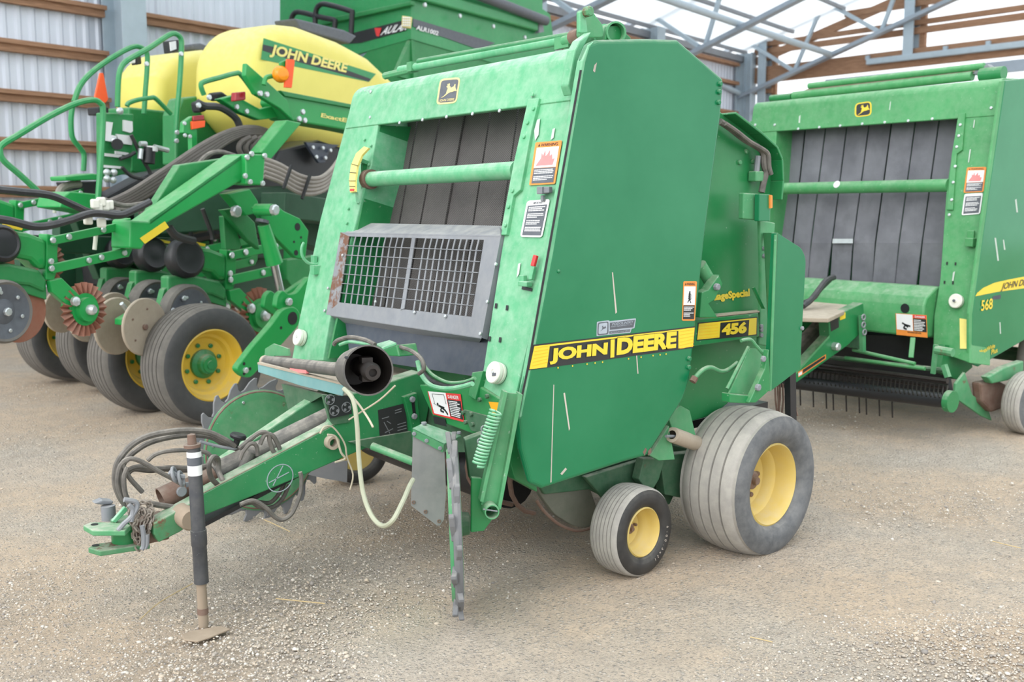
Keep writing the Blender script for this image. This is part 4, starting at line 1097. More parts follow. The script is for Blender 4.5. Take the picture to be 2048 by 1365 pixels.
# ---- cross tube
TU = FR.off(-.02); a, b = TU(738, 359), TU(1034, 341)
obj('cross_tube', MB().tube([a, b], .0395, 20), M['pale'], B, smooth=True)
obj('tube_collar', MB().tube([a + LAT * .015, a - LAT * .03], .052, 20), M['rust'], B, smooth=True)
obj('tube_bracket', MB().box(a + LAT * .03 + Vector((.05, 0, .0)), .16, .012, .17), M['green'], B, bevel=.01)
# ---- mesh guard
gt, gb = YP(3.57)(1001, 472), YP(3.57)(962, 677)
GN = (gt - gb).cross(LAT); GP = Pl(gt, GN)
guard = obj('mesh_guard', MB(), M['galv'], B)
D.objects.remove(guard); del _base['mesh_guard']
GT = [(698, 473), (968, 480), (943, 634), (678, 605)]
fo = quadmap([(681, 465), (1002, 471), (963, 676), (652, 629)])
OUT = [(681, 465), (1002, 471), (963, 676), (652, 629)]
guard = plate('mesh_guard', M['galv'], GP, [OUT[3], GT[3], GT[2], (OUT[2][0], OUT[2][1])], .004, B)
plate('guard_frame', M['galv_rust'], GP, [OUT[0], GT[0], GT[3], OUT[3]], .004, guard)
plate('guard_frame', M['galv'], GP, [GT[1], OUT[1], OUT[2], GT[2]], .004, guard)
plate('guard_frame', M['galv'], GP, [OUT[0], OUT[1], GT[1], GT[0]], .004, guard)
obj('guard_top', MB().prism([GP(690, 466, .001), GP(1000, 473, .001), GP(1006, 452, -.10), GP(712, 446, -.10)], (0, 0, -.004)), M['galv'], guard)
obj('guard_foot', MB().prism([GP(652, 629), GP(963, 676), GP(953, 694, -.13), GP(703, 660, -.13)], (0, 0, -.004)), M['galv'], guard)
plate('guard_end', M['galv'], YP(3.565), [(1002, 471), (1000, 455), (1012, 470), (975, 680), (963, 676)], .004, guard)
fg = quadmap(GT)
m = MB()
def gpt(u, v):
    sag = -.018 * math.sin(math.pi * min(1, max(0, u))) * math.sin(math.pi * v)
    return GP(*fg(u, v), sag)
us = [i / 10 * .445 for i in range(1, 10)] + [.445 + .075 + i / 11 * .48 for i in range(1, 11)]
for u in us:
    pts = [gpt(u + (.006 if k < 1 else 0), k / 8) for k in range(9)]
    for p, q in zip(pts, pts[1:]): m.bar(p, q, .011, .003, GP.n)
for i in range(1, 7):
    pts = [gpt(k / 16, i / 7) for k in range(17)]
    for p, q in zip(pts, pts[1:]): m.bar(p, q, .003, .0115, GP.n)
obj('mesh', m, M['galv'], guard, label='perforated grey sheet bars', kind='stuff')
pts = [gpt(.483, k / 8) + GP.n * .002 for k in range(9)]; m = MB()
for p, q in zip(pts, pts[1:]): m.bar(p, q, .032, .004, GP.n)
obj('centre_strap', m, M['galv'], guard)
m = MB()
for x, y in ((993, 529), (976, 604), (962, 668), (686, 511), (657, 577), (650, 622), (830, 625), (892, 633), (752, 604)): m.bolt(GP(x, y, .003), GP.n, .008, .008)
obj('guard_bolts', m, M['zinc'], guard)
lo = plate('throat_sheet', M['dark_sheet'], FR.off(-.06), [(690, 640), (990, 662), (966, 756), (700, 715)], .006, B)
# ---- twine discs
for x, y, po in ((1000, 748, post_n), (606, 677, post_f)):
    c = FR(x, y)
    dd = obj('twine_disc', MB().lathe(c, FR.n, [(0, .043), (.012, .045), (.014, .038), (.020, .038), (.022, .046), (.036, .046), (.040, .043), (.040, .012), (.036, .010), (.036, 0)], 32), M['white'], po, smooth=35, label='white plastic twine disc')
    obj('disc_bolt', MB().bolt(c + FR.n * .036, FR.n, .006, .006), M['zinc'], dd)
obj('disc_pin', MB().bar(FR(985, 750, .04), FR(992, 749, .04), .012, .006, FR.n), M['decal_grey'], post_n)

# ---- near side shield
SH = [(1166, 118), (1178, 86), (1196, 79), (1290, 77), (1357, 79), (1449, 158), (1443, 235), (1412, 470), (1393, 650), (1381, 760), (1368, 800), (1296, 913), (1250, 925), (1086, 979), (1062, 969), (1043, 900), (1037, 838), (1058, 735), (1100, 510)]
m = MB().prism([S(x, y) for x, y in SH], -S.n * .04)
shield = obj('side_shield', m, M['shield'], B, bevel=.018, seg=4, label='tall green shield with yellow and black lettering band')
plate('shield_edge', M['pale'], S, [(1165, 122), (1178, 90), (1190, 82), (1180, 96), (1172, 125), (1108, 505), (1064, 735), (1044, 836), (1039, 836), (1058, 733), (1099, 508)], .036, shield, d=.0, bevel=.006)
plate('gap_seal', M['black'], S, [(1164, 140), (1160.5, 140), (1095.5, 505), (1055, 735), (1035, 832), (1038, 832), (1058.5, 735), (1099, 505)], .004, shield, d=.002)  # black strip put in as the dark of the gap beside the post
m = MB()
for x, y in ((1439, 168), (1437, 184), (1436, 205)): m.bolt(S(x, y), S.n, .011, .012)
for x, y in ((1377, 718), (1376, 735)): m.bolt(S(x, y), S.n, .011, .012)
for x, y in ((1117, 543),): m.ball(S(x, y), .008)
obj('shield_bolts', m, M['shield'], shield, smooth=True)
# lettering band
band = flat('name_band', M['decal_k'], S, [(1067, 690), (1391, 653), (1387, 696), (1057, 741)], B)
for q in ([(1069, 693), (1100, 689.2), (1094, 735), (1059, 739)], [(1357, 659.5), (1389.5, 655.5), (1386, 694), (1357, 697.5)], [(1100, 689.2), (1357, 659.5), (1357, 662), (1099, 693)]):
    flat('band_field', M['decal_y'], S, q, band, d=.0025)
lettering('JOHN', S, (1098, 731), (1215, 717), (1100, 696.5), M['decal_k'], band, d=.003, offset=.10)
lettering('JOHN', S, (1099, 730), (1214, 716), (1101, 697.5), M['decal_y'], band, d=.0045, offset=.055)
lettering('DEERE', S, (1232, 712), (1353, 697), (1234, 675.5), M['decal_k'], band, d=.003, offset=.10)
flat('band_field', M['decal_y'], S, [(1221.5, 680), (1229.5, 679), (1228.5, 715), (1221, 716)], band, d=.0036)
lettering('DEERE', S, (1233, 711), (1352, 696), (1235, 676.5), M['decal_y'], band, d=.0045, offset=.055)
m = MB()
for k in range(1, 7):
    for (x0, x1) in ((1071 - k, 1096), (1360, 1388)):
        ya = lambda x: 690 - (x - 1067) * .1142
        m.bar(S(x0, ya(x0) + 7 * k, .003), S(x1, ya(x1) + 6.3 * k, .003), .0012, .0005, S.n)
obj('band_lines', m, M['orange_y'], band)
m = MB()
for x in (1116, 1145, 1174, 1190, 1205, 1257, 1282, 1306, 1320, 1332): m.lathe(S(x, 735 - (x - 1116) * .127 + 1, .003), S.n, [(0, .0035), (.001, .0035), (.001, 0)], 8)
obj('band_dots', m, M['decal_y'], band)
# dealer sticker
dl = flat('dealer_sticker', M['decal_s'], S, round_poly([(1194, 644), (1218, 641), (1219, 643), (1272, 637), (1269, 657), (1263, 658), (1261, 666), (1217, 670), (1193, 673)], 2), B)
flat('sticker_field', M['decal_grey'], S, round_poly([(1196, 646), (1217, 643), (1217, 669), (1195, 671)], 4), dl, d=.0025)
flat('sticker_field', M['decal_s'], S, round_poly([(1198, 648), (1215, 645.5), (1214, 667), (1197, 669)], 3), dl, d=.003)
deer(S, [(1200, 652), (1213, 650), (1213, 661), (1200, 663)], M['decal_grey'], dl, d=.0035)
flat('sticker_field', M['decal_grey'], S, [(1220, 646), (1270, 640), (1267, 655), (1220, 660)], dl, d=.0025)
flat('sticker_field', M['decal_grey'], S, [(1219, 663), (1261, 659), (1260, 664), (1219, 668)], dl, d=.0025)
lettering('PODOLINSKY', S, (1224, 651.5), (1266, 646.5), (1225, 646.5), M['decal_s'], dl, d=.0035, offset=.01)
lettering('FARM EQUIPMENT LTD', S, (1222, 656), (1264, 651), (1222.5, 652.7), M['decal_s'], dl, d=.0035, offset=.0)
lettering('PETROLIA ONTARIO', S, (1221, 667), (1259, 663), (1221, 664.5), M['decal_s'], dl, d=.0035, offset=.0)
warning_sticker(S, [(1367, 563), (1394, 563), (1390, 642), (1364, 642)], B, 'figure', faded=False)
# pale scratches
m = MB()
for pts in ([(1127, 787), (1130, 786), (1140, 858), (1138, 862)], [(1107, 770), (1108.5, 770), (1103, 965), (1101, 966)], [(1224, 545), (1226, 545), (1234, 625), (1231, 628)], [(1189, 130), (1194, 125), (1190, 145), (1186, 142)], [(1121, 948), (1131, 936), (1134, 939), (1124, 951)], [(1272, 708), (1274, 708), (1277, 748), (1275, 748)]):
    m.prism([S(x, y, .001) for x, y in pts], -S.n * .0006)
obj('scratches', m, M['peb'], shield)
m = MB(); m.prism([S(x, y, .001) for x, y in ((1286, 905), (1291, 896), (1294, 900), (1289, 912))], -S.n * .0006); m.prism([S(x, y, .001) for x, y in ((1296, 903), (1302, 896), (1303, 905), (1297, 912))], -S.n * .0006)
obj('rust_spots', m, M['rust'], shield)

# ---- top tubes, hitch bracket and pipe above the hood
z1 = 2.36
a = XP(2.93)(640, 172); 
for (p, q, r, mt) in (((800, 140), (1150, 76), .021, 'pale'), ((838, 124), (1175, 66), .018, 'green')):
    A, Bq = XP(3.0)(*p), XP(3.0)(*q)
    obj('top_tube', MB().tube([A, Bq], r, 12), M[mt], B, smooth=True)
m = MB(); A = XP(2.98)(1128, 82); m.tube([A, XP(2.98)(1172, 72)], .022, 10); m.bar(XP(2.98)(1112, 88), XP(2.98)(1140, 82), .02, .05)
obj('top_rod', m, M['worn'], B, smooth=True)
obj('rod_nut', MB().tube([XP(2.96)(1145, 76), XP(2.96)(1162, 70)], .032, 10), M['rust'], B, smooth=True)
m = MB(); m.box(XP(3.0)(826, 134), .05, .05, .05); m.tube([XP(3.0)(770, 152), XP(3.0)(826, 139)], .02, 8)
obj('rod_end', m, M['worn'], B, smooth=True)
TB = YP(3.36)
plate('cylinder_bracket', M['worn'], TB, round_poly([(1160, 20), (1182, 18), (1206, 50), (1207, 75), (1160, 75)], 6), .025, B, bevel=.004)
plate('cylinder_bracket', M['pale'], TB.off(.07), round_poly([(1160, 22), (1171, 22), (1176, 66), (1160, 66)], 4), .02, B, bevel=.004)
plate('cylinder_bracket', M['green'], TB, [(1235, 51), (1262, 75), (1262, 80), (1210, 80), (1215, 52)], .02, B, bevel=.004)
m = MB(); m.bolt(TB(1172, 24, .07), TB.n, .022, .03); obj('bracket_pin', m, M['worn'], B)
c = TB(1229, 66); ax = Vector((-.35, -1, 0)).normalized()
obj('top_pipe', MB().lathe(c, ax, [(-.5, .046), (-.0, .046), (.02, .046), (.02, .038), (-.08, .036), (-.08, 0)], 20), M['worn'], B, smooth=35)
obj('pipe_collar', MB().lathe(c, ax, [(-.17, .053), (-.1, .054), (-.1, .046)], 20), M['pale'], B, smooth=35)

# ---- rear side sheet and tailgate
TG = YP(3.40)
tail = plate('tailgate_side', M['green'], TG, [(1330, 140), (1447, 228), (1500, 268), (1531, 296), (1541, 320), (1543, 360), (1536, 690), (1535, 772), (1465, 800), (1427, 831), (1381, 844), (1340, 870), (1300, 900), (1300, 140)], .03, B, bevel=.006)
plate('rear_body', M['green'], YP(4.9), [(1300, 220), (1420, 260), (1424, 700), (1350, 780), (1200, 780)], .03, B)
rim_ = [(1447, 228), (1500, 268), (1531, 296), (1541, 320), (1543, 362), (1540, 400)]
m = MB()
pp = [TG(x, y) for x, y in rim_]
for p, q in zip(pp, pp[1:]): m.bar(p + Vector((0, -.03, 0)), q + Vector((0, -.03, 0)), .09, .012, (0, 0, 1))
obj('tailgate_rim', m, M['green'], tail, bevel=.003)
hp = [TG(x, y, .05) for x, y in ((1440, 243), (1462, 258), (1490, 280), (1516, 295), (1526, 306), (1528, 330), (1532, 345), (1527, 365), (1523, 385))]
m = MB(); m.tube(hp, .016, 8, 5); m.tube([p + Vector((.015, -.02, -.01)) for p in hp[:7]], .011, 8, 5)
obj('hydraulic_hose', m, M['hose'], tail, smooth=True)
obj('hose_tube', MB().tube([TG(1516, 312, .04), TG(1513, 345, .04)], .014, 8), M['galv'], tail, smooth=True)
m = MB(); m.box(TG(1512, 353, .03), .06, .05, .05); obj('hose_clamp', m, M['worn'], tail, bevel=.006)
m = MB()
for x, y in ((1478, 325), (1505, 323), (1491, 303), (1528, 495), (1528, 512), (1493, 416), (1492, 432)): m.bolt(TG(x, y), TG.n, .012, .012)
obj('side_bolts', m, M['worn'], tail)
bx = plate('relay_box', M['worn'], TG.off(.12), [(1487, 386), (1520, 388), (1520, 441), (1486, 438)], .03, B, bevel=.005)
plate('box_lid', M['shield'], YP(3.24), [(1519, 388), (1541, 389), (1540, 443), (1518, 443)], .03, bx, bevel=.004)
plate('box_sticker', M['decal_o'], YP(3.23), [(1541, 390), (1545, 391), (1545, 416), (1541, 417)], .01, bx)
rp = plate('rear_post', M['worn'], YP(3.30), [(1520, 440), (1551, 446), (1547, 500), (1541, 694), (1518, 690), (1523, 560)], .02, B, bevel=.006)
m = MB()
for x, y in ((1521, 653), (1521, 671), (1521, 660), (1527, 497), (1527, 512)): m.bolt(YP(3.30)(x, y), (0, -1, 0), .011, .012)
obj('post_bolts', m, M['galv'], rp)
lettering('SilageSpecial', TG, (1421, 607), (1500, 597), (1420, 587), M['decal_y'], tail, d=.004, offset=.05)
plate('bale_gate_fin', M['green'], YP(3.2), [(1506, 576), (1510, 575), (1530, 618), (1526, 618)], .01, rp)
# 456 beam
BM = YP(3.28)
beam = plate('side_beam', M['green'], BM, [(1388, 640), (1517, 626), (1519, 674), (1384, 694)], .12, B, bevel=.004)
obj('beam_dirt', MB().prism([BM(1432, 634, .0), BM(1519, 625, .0), BM(1519, 622, -.1), BM(1436, 630, -.1)], (0, 0, .006)), M['dirt_plate'], beam)
nb = flat('number_band', M['decal_k'], BM, [(1396, 646), (1515, 634), (1514, 671), (1393, 682)], B)
for q in ([(1398, 648), (1441, 643.5), (1439, 675.5), (1394.5, 680)], [(1499, 637.5), (1513.5, 636), (1512.5, 669), (1497, 671)], [(1441, 643.5), (1499, 637.5), (1499, 640), (1441, 646)]):
    flat('band_field', M['decal_y'], BM, q, nb, d=.0025)
lettering('456', BM, (1442, 673), (1494, 667.5), (1444, 647.5), M['decal_k'], nb, d=.003, offset=.11)
lettering('456', BM, (1443, 672), (1493, 666.5), (1444.5, 648), M['decal_y'], nb, d=.0045, offset=.06)
m = MB()
for k in range(1, 6): m.bar(BM(1397, 647 + 6 * k, .003), BM(1436, 643.5 + 6 * k, .003), .0012, .0005, BM.n)
obj('band_lines', m, M['orange_y'], nb)
# bracket and cylinder tip by the shield edge
BK = YP(3.2)
plate('cylinder_bracket', M['green'], BK, [(1404, 585), (1417, 580), (1438, 551), (1446, 568), (1430, 600), (1418, 608), (1436, 636), (1400, 636)], .05, B, bevel=.004)
plate('cylinder_bracket', M['worn'], BK.off(-.06), [(1420, 550), (1439, 550), (1425, 575), (1410, 590)], .02, B)
obj('bracket_pin', MB().bolt(BK(1431, 574), (0, -1, 0), .016, .02), M['galv'], B)
obj('cylinder_rod', MB().tube([YP(3.27)(1400, 530), YP(3.27)(1424, 570)], .03, 12), M['worn'], B, smooth=True)
# rear door
DR = YP(3.06)
door = plate('net_door', M['shield'], DR, round_poly([(1553, 465), (1602, 496), (1612, 516), (1600, 738), (1538, 784)], [3, 6, 14, 2, 2]), .03, B, bevel=.006)
obj('door_flange', MB().prism([DR(1553, 466), DR(1541, 692), YP(3.16)(1537, 692), YP(3.30)(1527, 466)], (.012, 0, 0)), M['worn'], door)
obj('door_hinge', MB().tube([DR(1551, 470, .01), DR(1540, 782, .01)], .007, 8), M['worn'], door)
obj('door_back', MB().prism([DR(1602, 500, -.03), DR(1602, 736, -.03), DR(1545, 780, -.03), DR(1548, 500, -.03)], -DR.n * .02), M['green'], door)
m = MB(); m.bolt(DR(1603, 657), DR.n, .01, .01); obj('door_bolt', m, M['galv'], door)
# fender step behind the wheel
FP_ = YP(3.04)
fb = plate('step_bracket', M['worn'], YP(3.05), [(1500, 697), (1538, 700), (1532, 735), (1508, 792), (1462, 786), (1458, 790)], .01, B)
plate('step_side', M['green'], YP(2.98), [(1538, 700), (1541, 780), (1512, 806), (1498, 806), (1505, 792), (1530, 738)], .03, fb, bevel=.004)
plate('step_foot', M['green'], YP(3.0), [(1460, 788), (1508, 793), (1500, 808), (1460, 806)], .05, fb, bevel=.004)
obj('step_edge', MB().tube([YP(3.06)(1497, 694), YP(3.06)(1454, 778)], .008, 8), M['worn'], fb)
m = MB().bolt(YP(2.98)(1514, 775), (0, -1, 0), .016, .015).bolt(YP(2.98)(1525, 718), (0, -1, 0), .014, .012); obj('step_bolts', m, M['galv'], fb)
obj('step_rod', MB().tube([YP(3.02)(x, y) for x, y in ((1482, 682), (1490, 680), (1502, 680), (1512, 692), (1527, 709))], .008, 8, 4), M['worn'], fb, smooth=True)
obj('release_handle', MB().tube([YP(3.12)(x, y) for x, y in ((1387, 760), (1400, 745), (1412, 737), (1424, 736), (1440, 743), (1452, 742), (1464, 735), (1475, 726))], .0105, 10, 4), M['worn'], B, smooth=True)
obj('handle_end', MB().tube([YP(3.12)(1385, 764), YP(3.12)(1390, 755)], .016, 8), M['rust'], B)

# ---- wheels
AX = Vector((.10, -1, 0)).normalized()
wheel(B, 'wheel', (3.835, 3.225, .335), AX, .355, .35, .192, .035, [M['tread'], M['sidewall']], bolts=6, grooves=4, deep=.16, crown=.93)
wheel(B, 'wheel', (3.86, 5.22, .335), -AX, .345, .35, .192, .035, [M['tread'], M['sidewall']], bolts=6, grooves=4, deep=.16)
AXG = Vector((.12, -1, .02)).normalized()
wheel(B, 'gauge_wheel', (3.125, 3.29, .205), AXG, .205, .175, .108, .03, [M['tread'], M['sidewall_new']], bolts=3, grooves=6, deep=.10, hub=.32)
wheel(B, 'gauge_wheel', (2.86, 5.42, .205), Vector((.12, 1, 0)), .205, .175, .118, .03, [M['tread'], M['sidewall_new']], bolts=3, grooves=6, deep=.10, hub=.32)
# lettering on the gauge tyre
gw = D.objects['gauge_wheel']; c = Vector((3.125, 3.29, .205)) + AXG * .0895; a1 = Vector((0, 0, 1)) - AXG * AXG.z; a1.normalize(); a2 = AXG.cross(a1)
m = MB()
for k, ch in enumerate('15x6.00-6'):
    t = math.radians(205 + k * 8); vs, fs = text_mesh(ch, .0)
    e1 = a1 * math.cos(t) + a2 * math.sin(t); e2 = a2 * math.cos(t) - a1 * math.sin(t)
    m.add([c + e1 * (.142 + v.y * .022) + e2 * ((v.x - .3) * .022) for v in vs], fs)
obj('tyre_lettering', m, M['peb'], gw)
# axle, pickup and undercarriage
obj('axle', MB().tube([(3.86, 3.35, .36), (3.86, 5.1, .36)], .055, 12), M['dirty'], B, smooth=True)
m = MB().box((3.72, 3.62, .50), .12, .06, .45); m.box((3.86, 3.55, .38), .22, .1, .22)
obj('axle_mount', m, M['dirty'], B, bevel=.01)
AP = YP(3.27)
plate('axle_gusset', M['worn'], AP, [(1362, 812), (1380, 822), (1392, 872), (1345, 860), (1335, 830)], .02, B, bevel=.003)
plate('axle_gusset', M['worn'], AP.off(.03), [(1338, 852), (1350, 920), (1318, 922), (1300, 912)], .02, B, bevel=.003)
plate('axle_gusset', M['dirty'], YP(3.35), [(1288, 918), (1330, 918), (1318, 960), (1300, 990), (1278, 960)], .05, B, bevel=.004)
plate('axle_gusset', M['dirty'], YP(3.4), [(1320, 912), (1400, 905), (1380, 1000), (1330, 990)], .06, B, bevel=.004)
pa, pb = YP(3.22)(1344, 870), YP(3.32)(1400, 890)
obj('lift_spring_tube', MB().lathe(pa, (pb - pa), [(0, .02), (.0, .034), (.01, .036), (.30, .036)], 14), M['dirt_plate'], B, smooth=40)
obj('lift_pin', MB().tube([YP(3.2)(1332, 873), YP(3.22)(1350, 873)], .007, 6), M['galv'], B)
plate('side_frame', M['dirty'], YP(3.48), [(1060, 940), (1310, 880), (1390, 900), (1340, 1010), (1240, 1010), (1180, 980), (1090, 990)], .04, B, bevel=.006)
plate('pickup_end', M['dirty'], YP(3.42), [(1170, 955), (1290, 918), (1330, 945), (1280, 1000), (1210, 1000)], .03, B, bevel=.005)
plate('pickup_panel', M['grime'], YP(3.5), round_poly([(1070, 955), (1175, 962), (1200, 1035), (1175, 1058), (1145, 1052), (1110, 1030), (1080, 990)], 8), .03, B, bevel=.004)
o_ = obj('pickup_strap', MB().tube([YP(3.49)(x, y) for x, y in ((1072, 1000), (1090, 1025), (1120, 1050), (1155, 1062), (1185, 1055))], .008, 8, 4), M['rust'], B, smooth=True)
# pickup reel: bands and tines across the machine
m = MB().tube([(2.84, 3.8, .36), (2.84, 5.1, .36)], .13, 18); obj('pickup_drum', m, M['black'], B, smooth=40)
for k in range(9):
    y = 3.62 + k * .17
    obj('stripper_band', MB().tube([(2.86 + .17 * math.cos(t), y, .42 + .17 * math.sin(t)) for t in [math.radians(100 + 20 * j) for j in range(9)]], .012, 6), M['rust'], B, smooth=True)
m = MB()
for k in range(8):
    y = 4.3 + k * .1
    for t in (200, 250, 295): m.tube([(2.78 + .17 * math.cos(math.radians(t)), y, .33 + .17 * math.sin(math.radians(t))), (2.78 + .29 * math.cos(math.radians(t + 4)), y, .33 + .29 * math.sin(math.radians(t + 4)))], .003, 5)
obj('belly_plate', MB().prism([(3.0, 3.5, .55), (4.3, 3.5, .62), (4.3, 5.0, .62), (3.0, 5.0, .55)], (0, 0, -.04)), M['black'], B)
obj('rear_leg', MB().bar(YP(3.22)(1580, 740), YP(3.22)(1582, 855), .035, .045, (1, 0, 0)), M['black'], B)
m = MB(); 
for k in range(9):
    x = 1550 + 5 * k; m.tube([YP(3.28)(x, 768), YP(3.28)(x + random.uniform(-3, 3), 800), YP(3.28)(x + random.uniform(-6, 6), 832)], .005, 5)
obj('hanging_twine', m, M['rust'], B)

# ---- lower front: frame, sticker, arm, spring
LF = Pl(FR(950, 797) + Vector((.0, 0, 0)), Vector((-1, 0, .05)))
plate('frame_skirt', M['dirty'], LF.off(-.10), [(830, 795), (1000, 840), (1000, 905), (880, 905), (830, 880)], .02, B)
fr = plate('front_frame', M['bright_shade'], LF, [(838, 770), (950, 768), (1012, 805), (1006, 872), (960, 868), (944, 868), (868, 840), (850, 800)], .06, B, bevel=.006)
plate('frame_plate', M['dirty'], LF.off(.012), [(926, 820), (978, 834), (976, 868), (942, 862)], .012, fr)
m = MB()
for x, y in ((928, 826), (944, 829), (933, 845), (947, 849), (976, 793), (961, 800)): m.bolt(LF(x, y, .012), LF.n, .010, .012)
obj('frame_bolts', m, M['dirty'], fr)
fd = quadmap([(855, 783), (921, 789), (928, 845), (866, 829)])
ds = flat('danger_sticker', M['decal_r'], LF, [fd(0, 0), fd(1, 0), fd(1, 1), fd(0, 1)], B, d=.006)
flat('pictogram_panel', M['decal_w'], LF, [fd(.02, 0), fd(.54, 0), fd(.56, .93), fd(.05, .94)], ds, d=.007)
flat('text_panel', M['decal_k'], LF, [fd(.56, .25), fd(.97, .25), fd(.98, .92), fd(.58, .9)], ds, d=.007)
lettering('DANGER', LF, fd(.60, .20), fd(.93, .20), fd(.60, .07), M['decal_w'], ds, d=.008)
pr = MB(); print_rows(pr, LF, [fd(.59, .28), fd(.94, .28), fd(.95, .9), fd(.61, .88)], 9, .008, .35, words=False); obj('small_print', pr, M['decal_w'], ds)
m = MB()
for a, b in (((.25, .55), (.34, .62)), ((.34, .62), (.44, .72)), ((.3, .58), (.42, .62)), ((.34, .62), (.28, .76)), ((.28, .76), (.38, .8)), ((.44, .72), (.5, .86))): m.bar(LF(*fd(*a), .008), LF(*fd(*b), .008), .008, .001, LF.n)
m.lathe(LF(*fd(.23, .5), .008), LF.n, [(0, .006), (.001, .006), (.001, 0)], 10)
for a, b in (((.12, .1), (.48, .08)), ((.12, .1), (.14, .5)), ((.48, .08), (.5, .45)), ((.1, .5), (.3, .62))): m.bar(LF(*fd(*a), .008), LF(*fd(*b), .008), .0015, .001, LF.n)
obj('figure_pictogram', m, M['decal_k'], ds)
flat('part_sticker', M['decal_k'], LF, [(866, 832), (890, 838), (893, 854), (869, 848)], fr, d=.006)
flat('amber_triangle', M['orange_y'], LF, [(977, 804), (1003, 806), (1000, 830), (988, 834)], fr, d=.006)
plate('post_foot', M['green'], FR, [(944, 745), (966, 742), (950, 800), (936, 792)], .03, B, d=.02, bevel=.003)
# lift arm (channel) and spring, standing nearly upright by the shield
ca = facing(YP(3.17)(1000, 900), 12)
arm = plate('lift_arm', M['worn'], ca, [(1014, 786), (1041, 789), (996, 1020), (962, 1010)], .008, B)
for pts in ([(1008, 783), (1016, 785), (967, 1006), (960, 1004)], [(1038, 787), (1046, 790), (1002, 1020), (995, 1020)]):
    plate('arm_flange', M['worn'], ca, pts, .05, arm, d=.03, bevel=.002)
c = ca(981, 1021, .03); ax = ca.n + Vector((0, 0, .05))
obj('pivot_tube', MB().lathe(c, ax, [(-.10, .03), (.0, .03), (.03, .03), (.034, .028), (.034, .024), (-.06, .024), (-.06, 0)], 24), M['worn'], arm, smooth=35)
obj('pivot_pin', MB().bar(ca(966, 1019, .06), ca(995, 1023, .06), .006, .004), M['galv'], arm)
a, b = ca(992, 822, .05), ca(956, 932, .05); L = (b - a); t = L.normalized(); u = t.orthogonal().normalized(); w = t.cross(u)
m = MB(); turns = 17; m.tube([a + L * (k / (turns * 14)) + (u * math.cos(2 * math.pi * k / 14) + w * math.sin(2 * math.pi * k / 14)) * .022 for k in range(turns * 14 + 1)], .0055, 6)
obj('coil_spring', m, M['pale'], B, smooth=True)
m = MB()
cp = [ca(x, y, .04) for x, y in ((980, 842), (972, 852), (965, 864), (963, 876), (960, 890))]
for k, (p, q) in enumerate(zip(cp, cp[1:])): m.torus((p + q) / 2, (ca.n if k % 2 else ca.n.cross(q - p)), .012, .003, 10)
obj('spring_chain', m, M['galv'], B, smooth=True)
plate('arm_plate', M['green'], ca.off(-.02), [(943, 955), (962, 957), (975, 968), (985, 1040), (968, 1063), (942, 1066)], .02, B, bevel=.004)
plate('frame_leg', M['dirty'], ca.off(-.12), [(930, 880), (985, 860), (1000, 960), (940, 960)], .05, B, bevel=.004)
plate('frame_side', M['green'], YP(3.3), [(1010, 800), (1060, 800), (1075, 985), (1030, 960), (1005, 870)], .05, B, bevel=.004)
# rubber flap on its bracket
fl = facing(YP(3.55)(860, 930), 10)
br = plate('flap_bracket', M['worn'], fl, [(825, 857), (888, 888), (886, 906), (826, 873)], .006, B)
obj('bracket_top', MB().prism([fl(825, 857, .0), fl(888, 888, .0), fl(922, 872, -.1), fl(848, 846, -.1)], (0, 0, -.005)), M['pale'], br)
flp = plate('rubber_flap', M['flap'], fl.off(-.007), [(826, 868), (889, 904), (892, 985), (888, 1040), (880, 1052), (874, 1052), (822, 1012), (824, 950)], .008, B)
m = MB()
for x, y in ((828, 868), (853, 882), (880, 897)): m.bolt(fl(x, y), fl.n, .009, .006)
m.bolt(fl(848, 849, -.08), (0, 0, 1), .012, .01); m.bolt(fl(900, 876, -.08), (0, 0, 1), .012, .01); m.bolt(fl(918, 868, -.08), (0, 0, 1), .01, .01)
obj('bracket_bolts', m, M['galv'], br)
m = MB()
for x, y in ((827, 1005), (851, 1024), (878, 1043)): m.lathe(fl(x, y, -.006), fl.n, [(0, .008), (.003, .008), (.003, .004), (0, .004)], 10)
obj('flap_eyelets', m, M['rust'], flp)
